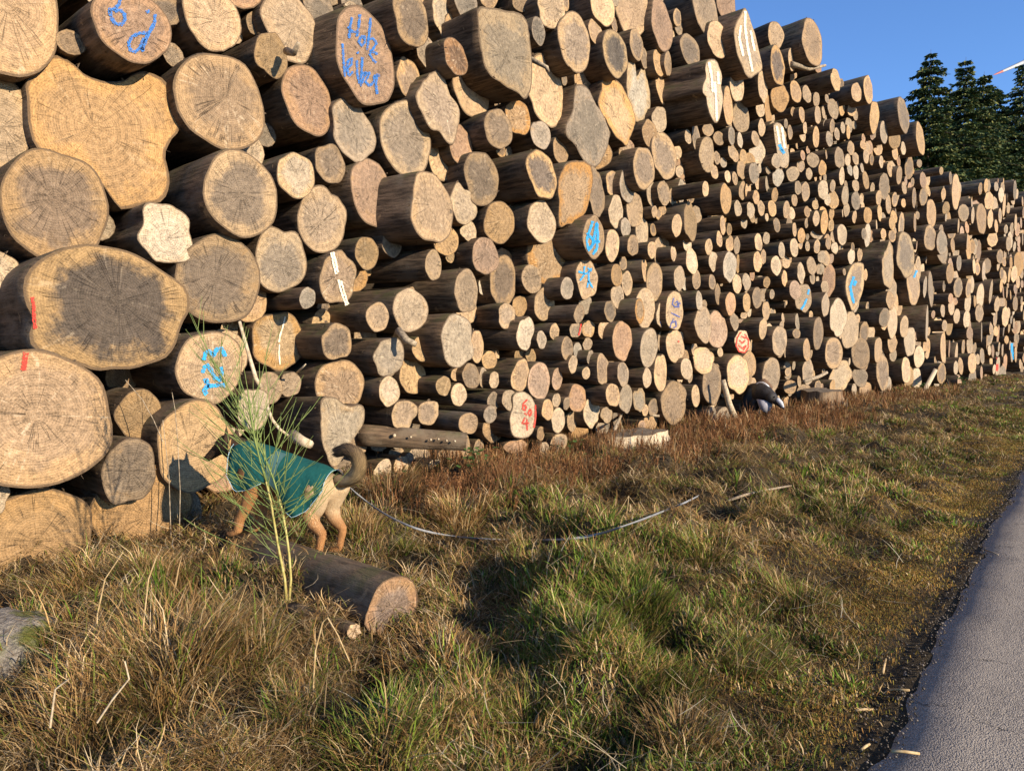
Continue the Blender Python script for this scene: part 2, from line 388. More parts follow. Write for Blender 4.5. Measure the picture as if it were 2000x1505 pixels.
# ------------------------------------------------------------------ the wall of logs
# one row per log end seen in the photograph: left top right bottom (photo pixels), how far it juts out (x 0.15 m), tone
LOGS = """
-120 -120 126 152 1 t
178 -22 341 120 3 b
361 -28 472 100 2 t
480 22 518 70 0 y
322 -40 363 13 0 o
348 104 520 295 2.2 t
-90 140 68 330 0 p
2 295 221 510 3 g
400 294 547 464 4 g
271 398 381 516 3 w
57 475 371 733 6 G
-60 491 44 565 2 p
352 458 509 634 3 g
346 645 478 790 6 t
-95 688 237 956 8 t
229 758 316 858 5 o
306 785 462 958 7 o
202 853 308 987 7.4 y
186 905 376 1085 6.3 o
-60 950 187 1150 6.5 o
-70 934 24 1005 7 p
350 952 394 1062 5.4 y
497 64 564 152 2.6 o
512 -22 621 122 1 t
592 -15 654 55 0 y
655 18 776 207 3 b
621 104 660 151 1 t
550 125 654 265 2 b
642 194 738 314 2 y
743 199 847 343 2 g
542 297 617 388 3 W
617 280 674 360 2 y
682 310 773 444 2 b
581 363 682 494 2 y
496 443 603 571 2 g
693 462 741 527 2 o
747 447 784 504 2 y
626 490 698 596 3 S
660 518 719 570 0 o
585 561 616 603 4 w
494 607 596 724 1 O
626 633 692 703 4 g
717 589 759 648 4 t
771 561 833 650 3 t
731 658 791 735 4 w
616 702 713 804 3 t
506 725 551 789 3 p
548 724 588 776 3 t
464 756 527 839 5 p
738 735 783 793 4 w
782 700 831 770 1 o
881 748 912 793 3 p
853 733 880 773 3 o
765 781 815 837 4 p
816 782 858 829 3 y
897 804 934 848 5 t
944 790 971 827 5 y
951 765 977 801 3 y
980 760 1011 802 4 t
944 805 985 864 2 t
845 819 876 852 1 t
833 897 867 935 3 w
732 896 765 935 2 w
858 868 898 906 1 p
790 872 843 912 1 y
769 890 799 930 2 p
983 857 1031 885 3 b
682 842 718 888 2 t
831 488 863 547 4 p
889 526 935 610 3 t
922 463 975 537 3 b
957 499 1010 598 2 g
935 540 963 580 1 w
1021 515 1057 574 2 t
972 592 1008 642 3 y
1000 577 1031 618 1 o
1044 561 1083 627 2 p
863 612 927 719 4 p
917 645 948 708 3 t
807 656 841 706 2 o
964 645 986 684 1 y
1011 620 1042 682 4 w
1048 646 1068 681 3 y
1074 631 1093 665 3 t
942 685 970 721 2 o
1026 679 1048 713 1 o
881 718 906 745 2 t
904 709 937 759 3 y
934 718 955 757 2 y
954 725 976 759 3 p
998 701 1036 766 3 t
1033 707 1074 780 3 b
1077 718 1100 762 3 b
800 334 888 479 5 y
876 244 925 323 2 b
839 274 888 352 1 p
903 298 978 401 3 g
882 358 929 440 3 w
1029 291 1090 390 5 G
947 393 1005 475 3 o
1033 392 1084 476 4 p
903 431 931 473 2 w
848 440 896 499 2 o
868 483 889 513 1 o
1036 441 1104 561 2 O
996 391 1014 415 1 w
768 -18 838 90 4 g
844 -12 887 75 1 P
864 28 915 105 1 t
813 69 854 133 2 y
868 74 913 148 4 B
884 109 960 233 2 t
822 143 899 272 3 S
776 111 823 199 2 g
1038 33 1066 88 4 y
948 213 1000 291 4 y
988 195 1036 264 3 O
1031 108 1103 245 2 p
1037 233 1076 292 3 y
1080 265 1111 320 2 t
888 -25 934 40 2 y
936 -30 973 18 0 t
1001 -20 1033 24 2 y
1050 -30 1104 56 4 p
1093 24 1153 140 4 g
1151 37 1177 90 3 t
1178 58 1226 151 4 G
1229 56 1258 119 3 g
1263 46 1283 95 2 o
1272 -2 1315 100 3 b
1318 36 1333 70 1 y
1331 64 1366 133 4 g
1364 74 1379 114 2 t
1355 -40 1402 71 3 y
1155 -30 1199 51 3 p
1199 -42 1273 69 2 S
1122 -25 1141 15 1 y
1124 106 1177 201 1 t
1276 96 1297 151 3 o
1296 100 1314 149 3 t
1284 130 1311 212 2 t
1274 208 1303 258 3 p
1255 234 1283 286 3 t
1276 254 1320 353 3 g
1313 229 1331 257 1 t
1338 253 1350 281 4 t
1350 241 1371 300 3 y
1372 238 1394 266 2 t
1367 268 1395 335 4 p
1210 270 1234 324 2 t
1122 262 1194 332 2 o
1145 328 1185 423 3 y
1186 332 1210 385 2 g
1210 330 1241 397 3 y
1239 286 1277 370 4 g
1190 382 1217 446 3 p
1223 373 1257 444 2 t
1262 354 1285 403 2 p
1285 354 1309 401 3 y
1306 367 1324 405 2 y
1323 350 1339 399 2 p
1371 354 1385 384 6 p
1320 323 1334 346 3 t
1334 395 1364 470 4 o
1313 417 1332 463 4 t
1272 401 1285 425 3 t
1287 399 1301 420 2 t
1140 418 1181 506 5 t
1183 447 1210 511 4 p
1213 425 1231 463 3 y
1244 425 1265 483 2 p
1226 458 1247 500 4 t
1266 471 1281 504 4 t
1277 463 1295 516 2 t
1309 480 1322 511 4 p
1333 457 1352 492 3 p
1342 483 1361 536 3 w
1378 466 1391 498 4 p
1385 490 1402 530 3 p
1125 507 1169 583 4 t
1096 489 1124 537 1 y
1096 540 1120 586 4 y
1195 515 1215 560 4 o
1210 500 1225 529 2 y
1214 528 1236 578 2 t
1253 504 1267 550 3 t
1264 513 1294 588 3 p
1318 519 1336 567 3 t
1333 538 1344 568 2 w
1353 527 1368 565 3 t
1384 535 1398 566 4 y
1194 553 1218 602 3 t
1132 573 1155 614 3 p
1122 594 1141 631 5 y
1181 587 1203 628 5 g
1241 562 1280 641 3 t
1241 583 1259 631 5 O
1282 592 1301 638 3 p
1301 567 1335 646 4 p
1359 568 1373 607 4 w
1356 597 1393 669 4 y
1382 606 1419 681 3 b
1112 629 1137 660 3 y
1137 625 1162 659 3 W
1167 627 1197 664 3 t
1195 625 1236 705 4 b
1249 640 1287 717 4 p
1301 642 1337 708 3 t
1285 645 1298 690 2 t
1138 659 1157 685 2 y
1097 656 1119 704 4 y
1120 668 1137 700 2 w
1111 692 1128 730 4 p
1127 695 1138 716 2 t
1147 683 1160 712 3 y
1163 691 1193 752 4 S
1137 716 1153 741 4 p
1204 707 1231 755 5 y
1254 718 1274 758 4 t
1276 690 1305 764 3 p
1305 714 1320 748 2 y
1314 698 1325 726 2 t
1331 698 1352 742 4 p
1350 668 1363 696 2 t
1353 677 1396 730 3 P
1371 707 1412 790 3 y
1113 750 1143 806 3 b
1184 748 1211 794 5 t
1207 750 1238 808 3 p
1140 776 1171 836 3 P
1173 794 1197 826 2 p
1237 757 1261 804 2 P
1265 778 1287 812 2 y
1292 742 1343 830 3 y
1059 779 1081 821 4 t
1079 767 1095 796 3 p
1100 774 1114 801 3 t
1077 795 1104 845 4 p
1107 802 1128 843 2 y
1048 832 1065 861 3 t
1074 846 1110 882 3 g
1053 863 1073 886 3 p
1401 -35 1437 44 2 b
1384 41 1422 114 4 t
1424 125 1456 200 4 p
1410 169 1435 246 4 t
1478 139 1503 199 5 p
1502 89 1537 167 6 G
1501 44 1530 95 5 y
1567 35 1608 131 6 t
1539 93 1555 140 4 t
1560 106 1575 139 4 y
1506 163 1541 218 3 o
1622 132 1643 180 6 o
1664 161 1682 200 6 t
1687 148 1705 203 6 t
1568 167 1584 201 4 t
1587 180 1602 208 4 t
1611 183 1620 203 4 y
1618 192 1637 233 3 t
1655 201 1672 228 3 t
1660 212 1679 251 2 p
1476 199 1495 229 3 t
1492 184 1510 245 2 o
1432 197 1463 260 2 p
1480 233 1496 266 3 t
1501 236 1517 277 3 p
1545 209 1555 229 3 t
1560 208 1573 240 4 t
1592 207 1603 242 4 y
1604 207 1613 232 3 p
1609 234 1619 260 3 y
1620 232 1631 261 4 y
1642 238 1651 261 4 p
1630 249 1640 275 4 y
1568 238 1577 262 4 t
1614 257 1626 286 4 y
1467 255 1484 286 4 t
1421 246 1437 284 4 y
1439 259 1452 289 4 p
1395 295 1406 322 3 t
1388 320 1403 350 3 t
1430 292 1443 317 3 t
1445 291 1459 322 3 o
1440 314 1458 350 3 t
1464 267 1493 324 2 w
1464 315 1482 358 4 y
1505 278 1517 304 3 t
1508 299 1526 329 4 y
1496 324 1505 341 3 t
1509 329 1531 363 4 w
1536 325 1561 354 3 p
1577 298 1599 328 3 t
1599 313 1614 345 4 o
1574 328 1587 351 3 p
1632 287 1648 331 4 t
1638 326 1651 362 4 p
1651 301 1661 324 4 p
1666 297 1677 323 4 p
1655 320 1665 343 4 w
1666 322 1678 351 4 p
1680 318 1688 338 4 p
1686 290 1698 319 4 t
1685 335 1698 370 4 o
1665 351 1678 374 4 t
1656 276 1668 303 4 t
1681 274 1691 293 4 t
1689 277 1700 297 4 p
1416 333 1427 357 3 p
1429 335 1442 362 3 t
1407 357 1429 418 4 o
1445 354 1456 390 3 t
1455 354 1468 390 3 t
1470 371 1484 400 4 t
1475 347 1485 371 2 t
1494 343 1507 378 3 p
1507 366 1520 395 4 o
1490 377 1504 392 2 t
1552 353 1566 381 4 t
1565 355 1582 394 3 y
1599 351 1617 390 4 p
1621 351 1632 376 4 y
1547 379 1557 403 4 t
1610 377 1623 401 3 p
1643 362 1659 402 4 p
1647 395 1660 423 3 p
1663 374 1681 410 4 y
1664 411 1674 436 4 t
1687 404 1703 437 5 o
1434 392 1449 423 4 p
1459 395 1474 427 4 w
1481 392 1493 421 3 t
1501 391 1516 423 4 o
1530 392 1543 427 4 t
1540 403 1553 430 3 t
1536 424 1549 452 3 y
1570 402 1583 425 4 t
1574 407 1589 441 3 y
1586 391 1599 410 3 o
1588 411 1601 442 4 t
1601 410 1620 457 4 o
1620 405 1629 429 3 o
1618 429 1629 452 3 o
1405 421 1419 458 4 t
1420 436 1429 460 3 o
1447 425 1460 446 3 p
1510 425 1525 454 4 y
1547 434 1557 463 4 t
1558 445 1573 475 4 o
1490 453 1504 477 3 p
1474 456 1489 490 4 p
1584 442 1607 468 3 y
1623 450 1636 476 3 t
1636 438 1654 478 4 p
1682 445 1694 468 5 y
1687 436 1702 483 4 w
1399 451 1412 483 4 t
1417 460 1434 492 3 t
1433 462 1446 497 3 t
1412 490 1440 551 4 w
1437 496 1446 535 2 o
1519 473 1535 505 4 p
1543 465 1560 502 4 p
1590 468 1602 495 4 y
1612 464 1623 488 4 t
1624 473 1637 495 3 p
1471 490 1489 532 4 t
1486 487 1497 516 3 t
1506 499 1526 538 4 p
1528 498 1543 525 3 p
1558 513 1572 553 4 p
1577 501 1594 537 4 t
1598 489 1613 514 4 p
1585 494 1597 512 3 p
1655 484 1671 516 4 w
1674 484 1685 511 3 t
1396 553 1409 597 3 t
1431 535 1449 573 4 p
1451 534 1466 567 4 p
1491 540 1504 563 4 o
1526 527 1539 560 4 t
1581 531 1593 555 3 t
1597 515 1611 536 3 p
1605 515 1633 579 2 b
1604 547 1619 574 4 t
1604 571 1621 619 5 y
1543 547 1564 586 5 b
1553 553 1586 610 3 t
1620 583 1655 657 4 p
1642 608 1678 681 3 p
1665 659 1698 721 4 y
1666 711 1694 756 3 y
1416 570 1439 616 4 b
1449 572 1468 609 4 o
1469 560 1489 603 4 y
1503 565 1513 584 3 y
1446 608 1460 623 3 t
1426 611 1444 645 4 t
1489 588 1504 625 3 t
1482 620 1499 663 4 p
1493 630 1515 681 3 p
1510 635 1536 696 5 y
1553 612 1562 647 3 p
1587 618 1610 683 5 y
1568 660 1584 707 5 t
1565 700 1592 752 3 y
1614 657 1644 722 5 y
1620 703 1663 765 2 P
1436 644 1465 691 4 w
1422 691 1462 769 4 P
1452 685 1475 737 2 t
1489 696 1525 770 3 y
1532 741 1555 770 3 t
1350 751 1368 795 3 p
1381 794 1401 828 3 y
1460 736 1478 764 2 t
1697 199 1719 259 5 o
1753 187 1777 262 7 y
1718 236 1735 281 4 y
1737 255 1758 291 3 o
1787 239 1809 303 5 o
1760 277 1769 303 4 p
1717 304 1726 328 4 t
1752 324 1761 360 4 t
1710 371 1723 401 5 p
1713 400 1724 433 3 o
1737 424 1748 450 5 o
1721 446 1730 467 5 t
1720 475 1750 562 6 P
1751 455 1788 541 5 Y
1770 516 1799 595 5 y
1732 542 1750 600 3 t
1808 388 1831 445 4 t
1808 437 1826 491 5 y
1830 453 1851 515 5 y
1840 508 1850 547 4 y
1842 394 1854 420 5 o
1843 413 1857 447 4 t
1862 340 1873 409 6 t
1908 397 1927 457 7 t
1939 389 1950 431 5 y
1802 540 1812 580 4 y
1813 530 1824 600 4 y
1906 553 1924 604 6 p
1979 493 1997 543 6 o
1886 455 1897 510 5 o
1733 568 1745 605 6 t
1719 601 1736 639 6 y
1733 595 1754 662 4 p
1758 615 1775 660 4 t
1768 638 1787 695 4 w
1735 646 1750 689 3 t
1690 635 1708 668 2 t
1706 656 1725 709 5 t
1711 690 1738 762 4 y
1760 695 1780 750 3 p
1787 674 1804 718 4 p
1803 659 1817 700 3 t
1777 717 1801 770 3 p
1719 732 1742 775 2 w
1678 743 1704 785 2 t
1870 612 1889 668 4 p
1822 618 1843 668 3 p
1846 609 1862 655 3 o
1885 571 1896 611 5 p
1837 594 1846 619 5 y
1807 596 1815 667 5 y
1902 624 1915 668 5 p
1864 670 1872 724 5 t
1973 667 1980 707 5 y
1886 706 1899 736 4 y
1945 696 1953 735 5 p
"""
# outlines traced for the irregular ends
POLY = {
 'notch': (1, 'o', [(100,105),(125,107),(148,120),(163,138),(185,152),(215,160),(245,156),(263,145),(285,138),(315,155),(340,180),(353,205),(353,235),(340,262),(323,285),(318,310),(326,340),(322,375),(306,396),(270,402),(232,408),(190,352),(130,305),(78,292),(63,250),(57,190),(60,155),(85,130)]),
 'cavity': (6, 'P', [(630,779),(656,776),(673,788),(690,793),(709,790),(716,802),(715,816),(709,833),(698,849),(684,866),(670,891),(656,911),(643,907),(634,885),(626,863),(625,824)]),
 'slab': (5, 'P', [(937,14),(975,20),(1012,30),(1024,50),(1030,85),(1035,130),(1036,175),(1028,193),(1012,180),(985,163),(963,145),(950,115),(943,80),(937,40)]),
 'flask': (3, 'y', [(1128,165),(1148,172),(1158,195),(1170,215),(1185,240),(1188,265),(1180,300),(1165,325),(1145,318),(1125,280),(1112,265),(1110,245),(1122,215),(1124,185)]),
 'orange_rim': (3, 'O', [(1180,155),(1205,153),(1220,165),(1228,180),(1238,205),(1244,230),(1240,250),(1232,265),(1222,286),(1210,278),(1195,262),(1180,235),(1168,210),(1168,190),(1176,175)]),
 'split': (2, 'W', [(1226,123),(1240,124),(1241,150),(1250,138),(1252,122),(1260,135),(1266,165),(1270,190),(1268,222),(1255,236),(1240,234),(1232,205),(1226,170)]),
 'swirl': (4, 'O', [(1093,355),(1105,320),(1130,315),(1148,325),(1153,350),(1150,385),(1143,415),(1130,435),(1115,437),(1103,443),(1098,420),(1096,390)]),
 'jagged': (7, 'w', [(1383,118),(1398,117),(1406,132),(1411,150),(1409,170),(1413,190),(1410,215),(1404,236),(1397,240),(1388,225),(1382,205),(1380,190),(1373,180),(1374,165),(1380,150),(1378,132)]),
 'splinter': (6, 'w', [(1455,15),(1463,28),(1468,45),(1475,65),(1482,95),(1488,120),(1489,137),(1478,145),(1466,153),(1457,145),(1450,128),(1440,105),(1436,80),(1434,65),(1438,45),(1446,30)]),
 'white_blue': (4, 'w', [(1512,242),(1525,241),(1533,255),(1537,280),(1541,300),(1541,318),(1532,328),(1522,320),(1517,290),(1513,265)]),
 'red_number': (4, 'p', [(1003,772),(1018,764),(1034,770),(1044,785),(1048,810),(1044,838),(1034,852),(1020,856),(1004,852),(998,838),(996,815),(1002,795)]),
 'blue_tall': (4, 'Y', [(1668,514),(1686,514),(1688,530),(1687,562),(1678,590),(1667,608),(1660,595),(1654,575),(1652,555),(1657,532)]),
}
TONES = {  # rim colour, heart colour, grey, cracks, pale streak
 't': ((.50,.345,.20), (.43,.31,.195), .8, .7, .5), 'o': ((.50,.315,.145), (.45,.30,.155), .8, .8, .4),
 'g': ((.46,.315,.175), (.30,.225,.155), .95, .6, .35), 'G': ((.51,.335,.16), (.185,.145,.108), 1.0, .9, .3),
 'y': ((.39,.29,.19), (.32,.25,.175), .9, .6, .45), 'b': ((.43,.275,.17), (.36,.245,.165), .8, .6, .4),
 'B': ((.36,.21,.11), (.20,.14,.10), 1.0, .5, .9), 'p': ((.53,.395,.25), (.49,.375,.25), .8, .5, .5),
 'P': ((.54,.385,.22), (.46,.37,.26), .9, .45, .5), 'w': ((.54,.43,.30), (.52,.43,.315), .8, .5, .8),
 'W': ((.50,.34,.18), (.53,.43,.31), 1.0, .5, .9), 'S': ((.50,.345,.20), (.42,.30,.20), .9, .5, 1.0),
 'O': ((.50,.28,.10), (.48,.35,.21), .9, .7, .8), 'Y': ((.50,.375,.23), (.30,.24,.175), 1.0, .4, .3),
}
Y0 = 7.0
UNIT = 0.15

def plane_pt(px, py, C, n):
    d = ray(px, py)
    t = (C - CAM).dot(n) / d.dot(n)
    return CAM + d * t

def solve_log(x0, y0, x1, y1, p):
    """centre on its cut plane, yaw and half-axes from the seen box"""
    cx, cy = (x0 + x1) / 2, (y0 + y1) / 2
    Yf = Y0 - p * UNIT
    C = at_y(cx, cy, Yf)
    best = None
    for deg in range(-26, 27, 2):
        a = math.radians(deg)
        e = Vector((math.cos(a), math.sin(a), 0))
        q0 = proj(C - e * .05); q1 = proj(C + e * .05)
        ux = (q1[0] - q0[0]) / .1; uy = (q1[1] - q0[1]) / .1
        z = (C - CAM).dot(forward); vz = FPX / z
        rh = (x1 - x0) / 2 / abs(ux)
        hv2 = ((y1 - y0) / 2) ** 2 - (uy * rh) ** 2
        rv = math.sqrt(max(hv2, (.35 * (y1 - y0) / 2) ** 2)) / vz
        cost = abs(math.log(rh / rv)) * 60 + abs(deg)
        if best is None or cost < best[0]:
            best = (cost, a, rh, rv)
    _, a, rh, rv = best
    return C, a, rh, rv

def outline_from(rh, rv, N, amp, r):
    ph = [r.uniform(0, 6.28) for _ in range(7)]
    am = [r.uniform(.4, 1) * amp / (1 + .35 * k) for k in range(7)]
    dents = [(r.uniform(0, 6.283), r.uniform(.15, .45), r.uniform(-1.5, .9) * amp) for _ in range(r.choice((0, 1, 1, 2, 3)))]
    pts = []
    for k in range(N):
        a = 2 * math.pi * k / N
        q = 1 + sum(d * math.exp(-((((a - c + math.pi) % 6.2832) - math.pi) / w_) ** 2) for c, w_, d in dents) + sum(am[j] * math.cos((j + 2) * a + ph[j]) for j in range(6)) * .62
        q += amp * .22 * mnoise.noise(Vector((math.cos(a) * 4 + ph[0] * 9, math.sin(a) * 4, ph[1])))
        pts.append((rh * q * math.cos(a), rv * q * math.sin(a)))
    return pts

def smooth_poly(pts, N):
    P = [np.array(p, float) for p in pts]
    n = len(P); out = []
    for i in range(n):
        p0, p1, p2, p3 = P[i - 1], P[i], P[(i + 1) % n], P[(i + 2) % n]
        for k in range(6):
            t = k / 6
            out.append(.5 * (2 * p1 + (p2 - p0) * t + (2 * p0 - 5 * p1 + 4 * p2 - p3) * t * t + (3 * p1 - p0 - 3 * p2 + p3) * t ** 3))
    out = np.array(out)
    seg = np.linalg.norm(np.roll(out, -1, 0) - out, axis=1)
    cum = np.concatenate([[0], np.cumsum(seg)])
    ss = np.linspace(0, cum[-1], N, endpoint=False)
    ext = np.vstack([out, out[:1]])
    return [(np.interp(s, cum, ext[:, 0]), np.interp(s, cum, ext[:, 1])) for s in ss]

RINGS = (.12, .38, .68, .90, 1.0)
def log_geo(C, yaw, outl, tone, r, length=4.0, tilt=.04, rough=.004, pitch=0.0, jag=0.0, lean=0.0, seglen=None):
    """returns barrel (V,F,attrs) and face (V,F,attrs) with world coordinates"""
    N = len(outl)
    e = Vector((math.cos(yaw), math.sin(yaw), 0))
    ax = Vector((-math.sin(yaw), math.cos(yaw), math.tan(pitch))).normalized()   # into the pile
    up = Vector((0, 0, 1))
    tx, ty = r.uniform(-tilt, tilt), r.uniform(-tilt, tilt)
    sd = r.uniform(0, 50)
    rimc, heart, gy, ck, sk = TONES[tone]
    j = r.uniform(.48, .88); wv = r.uniform(-.05, .12)
    rimc = tuple(max(.03, c * j * (1 + s * wv)) for c, s in zip(rimc, (1, 0, -1.5)))
    heart = (lambda k: tuple(max(.03, c * j * k * (1 + s_ * wv)) for c, s_ in zip(heart, (.6, -.2, -.8))))(r.uniform(.8, 1.06))
    gy = min(1, gy * r.uniform(.6, 1.15)) if tone not in 'gGY' else gy; ck *= r.uniform(0, 1.0) ** 1.4; sk *= r.uniform(0, 1.25)
    R = sum(math.hypot(*p) for p in outl) / N
    pith = (r.uniform(-.16, .16) * R, r.uniform(-.16, .16) * R)
    V, F, fp, fc, fr = [], [], [], [], []
    def pos(x, y, back=0.0):
        return C + e * x + up * y + ax * (tx * x + ty * y + back)
    V.append(pos(*pith)); fp.append((pith[0], pith[1], sd)); fc.append((1, 0, 0)); fr.append(0)
    for rn in RINGS:
        for k, (x, y) in enumerate(outl):
            X = pith[0] + (x - pith[0]) * rn; Yq = pith[1] + (y - pith[1]) * rn
            b = rough * mnoise.noise(Vector((X * 9 + sd, Yq * 9, sd))) * 2
            if jag and rn > .2:
                b += jag * R * (mnoise.noise(Vector((X * 5 / max(R, .1) * .4 + sd, Yq * 1.2, 1))) + .5 * mnoise.noise(Vector((X * 14 + sd, Yq * 4, 3))))
            if rn == 1.0: b += .012 * R
            V.append(pos(X, Yq, b))
            dx, dy = x - pith[0], y - pith[1]
            L = math.hypot(dx, dy) + 1e-6
            fp.append((X, Yq, sd)); fc.append((dx / L, dy / L, rn)); fr.append(L * rn)
    for k in range(N):
        F.append((0, 1 + k, 1 + (k + 1) % N))
    for i in range(len(RINGS) - 1):
        a = 1 + i * N; b = a + N
        for k in range(N):
            k2 = (k + 1) % N
            F.append((a + k, b + k, b + k2, a + k2))
    # flip to face the viewer
    nf = len(V)
    fat = [('fp', 'FLOAT_VECTOR', fp), ('fc', 'FLOAT_VECTOR', fc), ('fr', 'FLOAT', fr),
           ('rimc', 'FLOAT_COLOR', [rimc + (1,)] * nf), ('heartc', 'FLOAT_COLOR', [heart + (1,)] * nf),
           ('prm', 'FLOAT_COLOR', [(gy, ck, sk, 1)] * nf)]
    rimv = V[-N:]
    face = (V, F, fat)
    # barrel: starts on the rim of the cut, grows round and slightly thinner into the pile
    bt = r.choice([(.9, .9, .95), (1, .9, .8), (.8, .75, .7), (1.1, .95, .8), (.7, .68, .68), (1.15, 1.0, .85)])
    BV, BF, bp = [], [], []
    stations = (0, .03, .15, .45, 1.0, 2.0, length) if seglen is None else seglen
    ph = r.uniform(0, 6)
    for i, s in enumerate(stations):
        for k, (x, y) in enumerate(outl):
            a = math.atan2(y, x)
            if s == 0:
                BV.append(rimv[k].copy())
            else:
                rd = min(1, s / 1.5)
                rr = math.hypot(x, y) * (1 - .6 * rd) + R * (.6 * rd)
                rr *= (1.012 if s < .2 else 1.0) * (1 - .025 * s)
                rr *= 1 + .025 * mnoise.noise(Vector((math.cos(a) * 1.6 + sd, math.sin(a) * 1.6, s * 2.2)))
                t0 = (tx * x + ty * y) * max(0, 1 - s / .4)
                BV.append(C + e * (rr * math.cos(a)) + up * (rr * math.sin(a) + lean * s * s) + ax * (s + t0))
            bp.append((math.cos(a) * R + sd, math.sin(a) * R, s))
    for i in range(len(stations) - 1):
        for k in range(N):
            k2 = (k + 1) % N
            BF.append((i * N + k, (i + 1) * N + k, (i + 1) * N + k2, i * N + k2))
    nb = len(BV)
    bat = [('bp', 'FLOAT_VECTOR', bp), ('btone', 'FLOAT_COLOR', [bt + (1,)] * nb)]
    return (BV, BF, bat), face, (e, ax, R)

class LogRec: pass
RECS = []
for li, line in enumerate(LOGS.strip().splitlines()):
    a = line.split()
    r = random.Random(1000 + li)
    R_ = LogRec(); R_.box = tuple(map(float, a[:4])); R_.p = float(a[4]) + r.uniform(-.18, .18); R_.tone = a[5]; R_.poly = None; R_.key = None
    R_.C, R_.yaw, R_.rh, R_.rv = solve_log(*R_.box, R_.p)
    RECS.append(R_)
for key, (p, tone, pts) in POLY.items():
    R_ = LogRec(); R_.p = p; R_.tone = tone; R_.poly = pts; R_.key = key
    xs = [q[0] for q in pts]; ys = [q[1] for q in pts]
    R_.box = (min(xs), min(ys), max(xs), max(ys))
    R_.C, R_.yaw, R_.rh, R_.rv = solve_log(*R_.box, p)
    RECS.append(R_)
def find(px, py):
    return min(RECS, key=lambda q: (abs((q.box[0] + q.box[2]) / 2 - px) + abs((q.box[1] + q.box[3]) / 2 - py)))
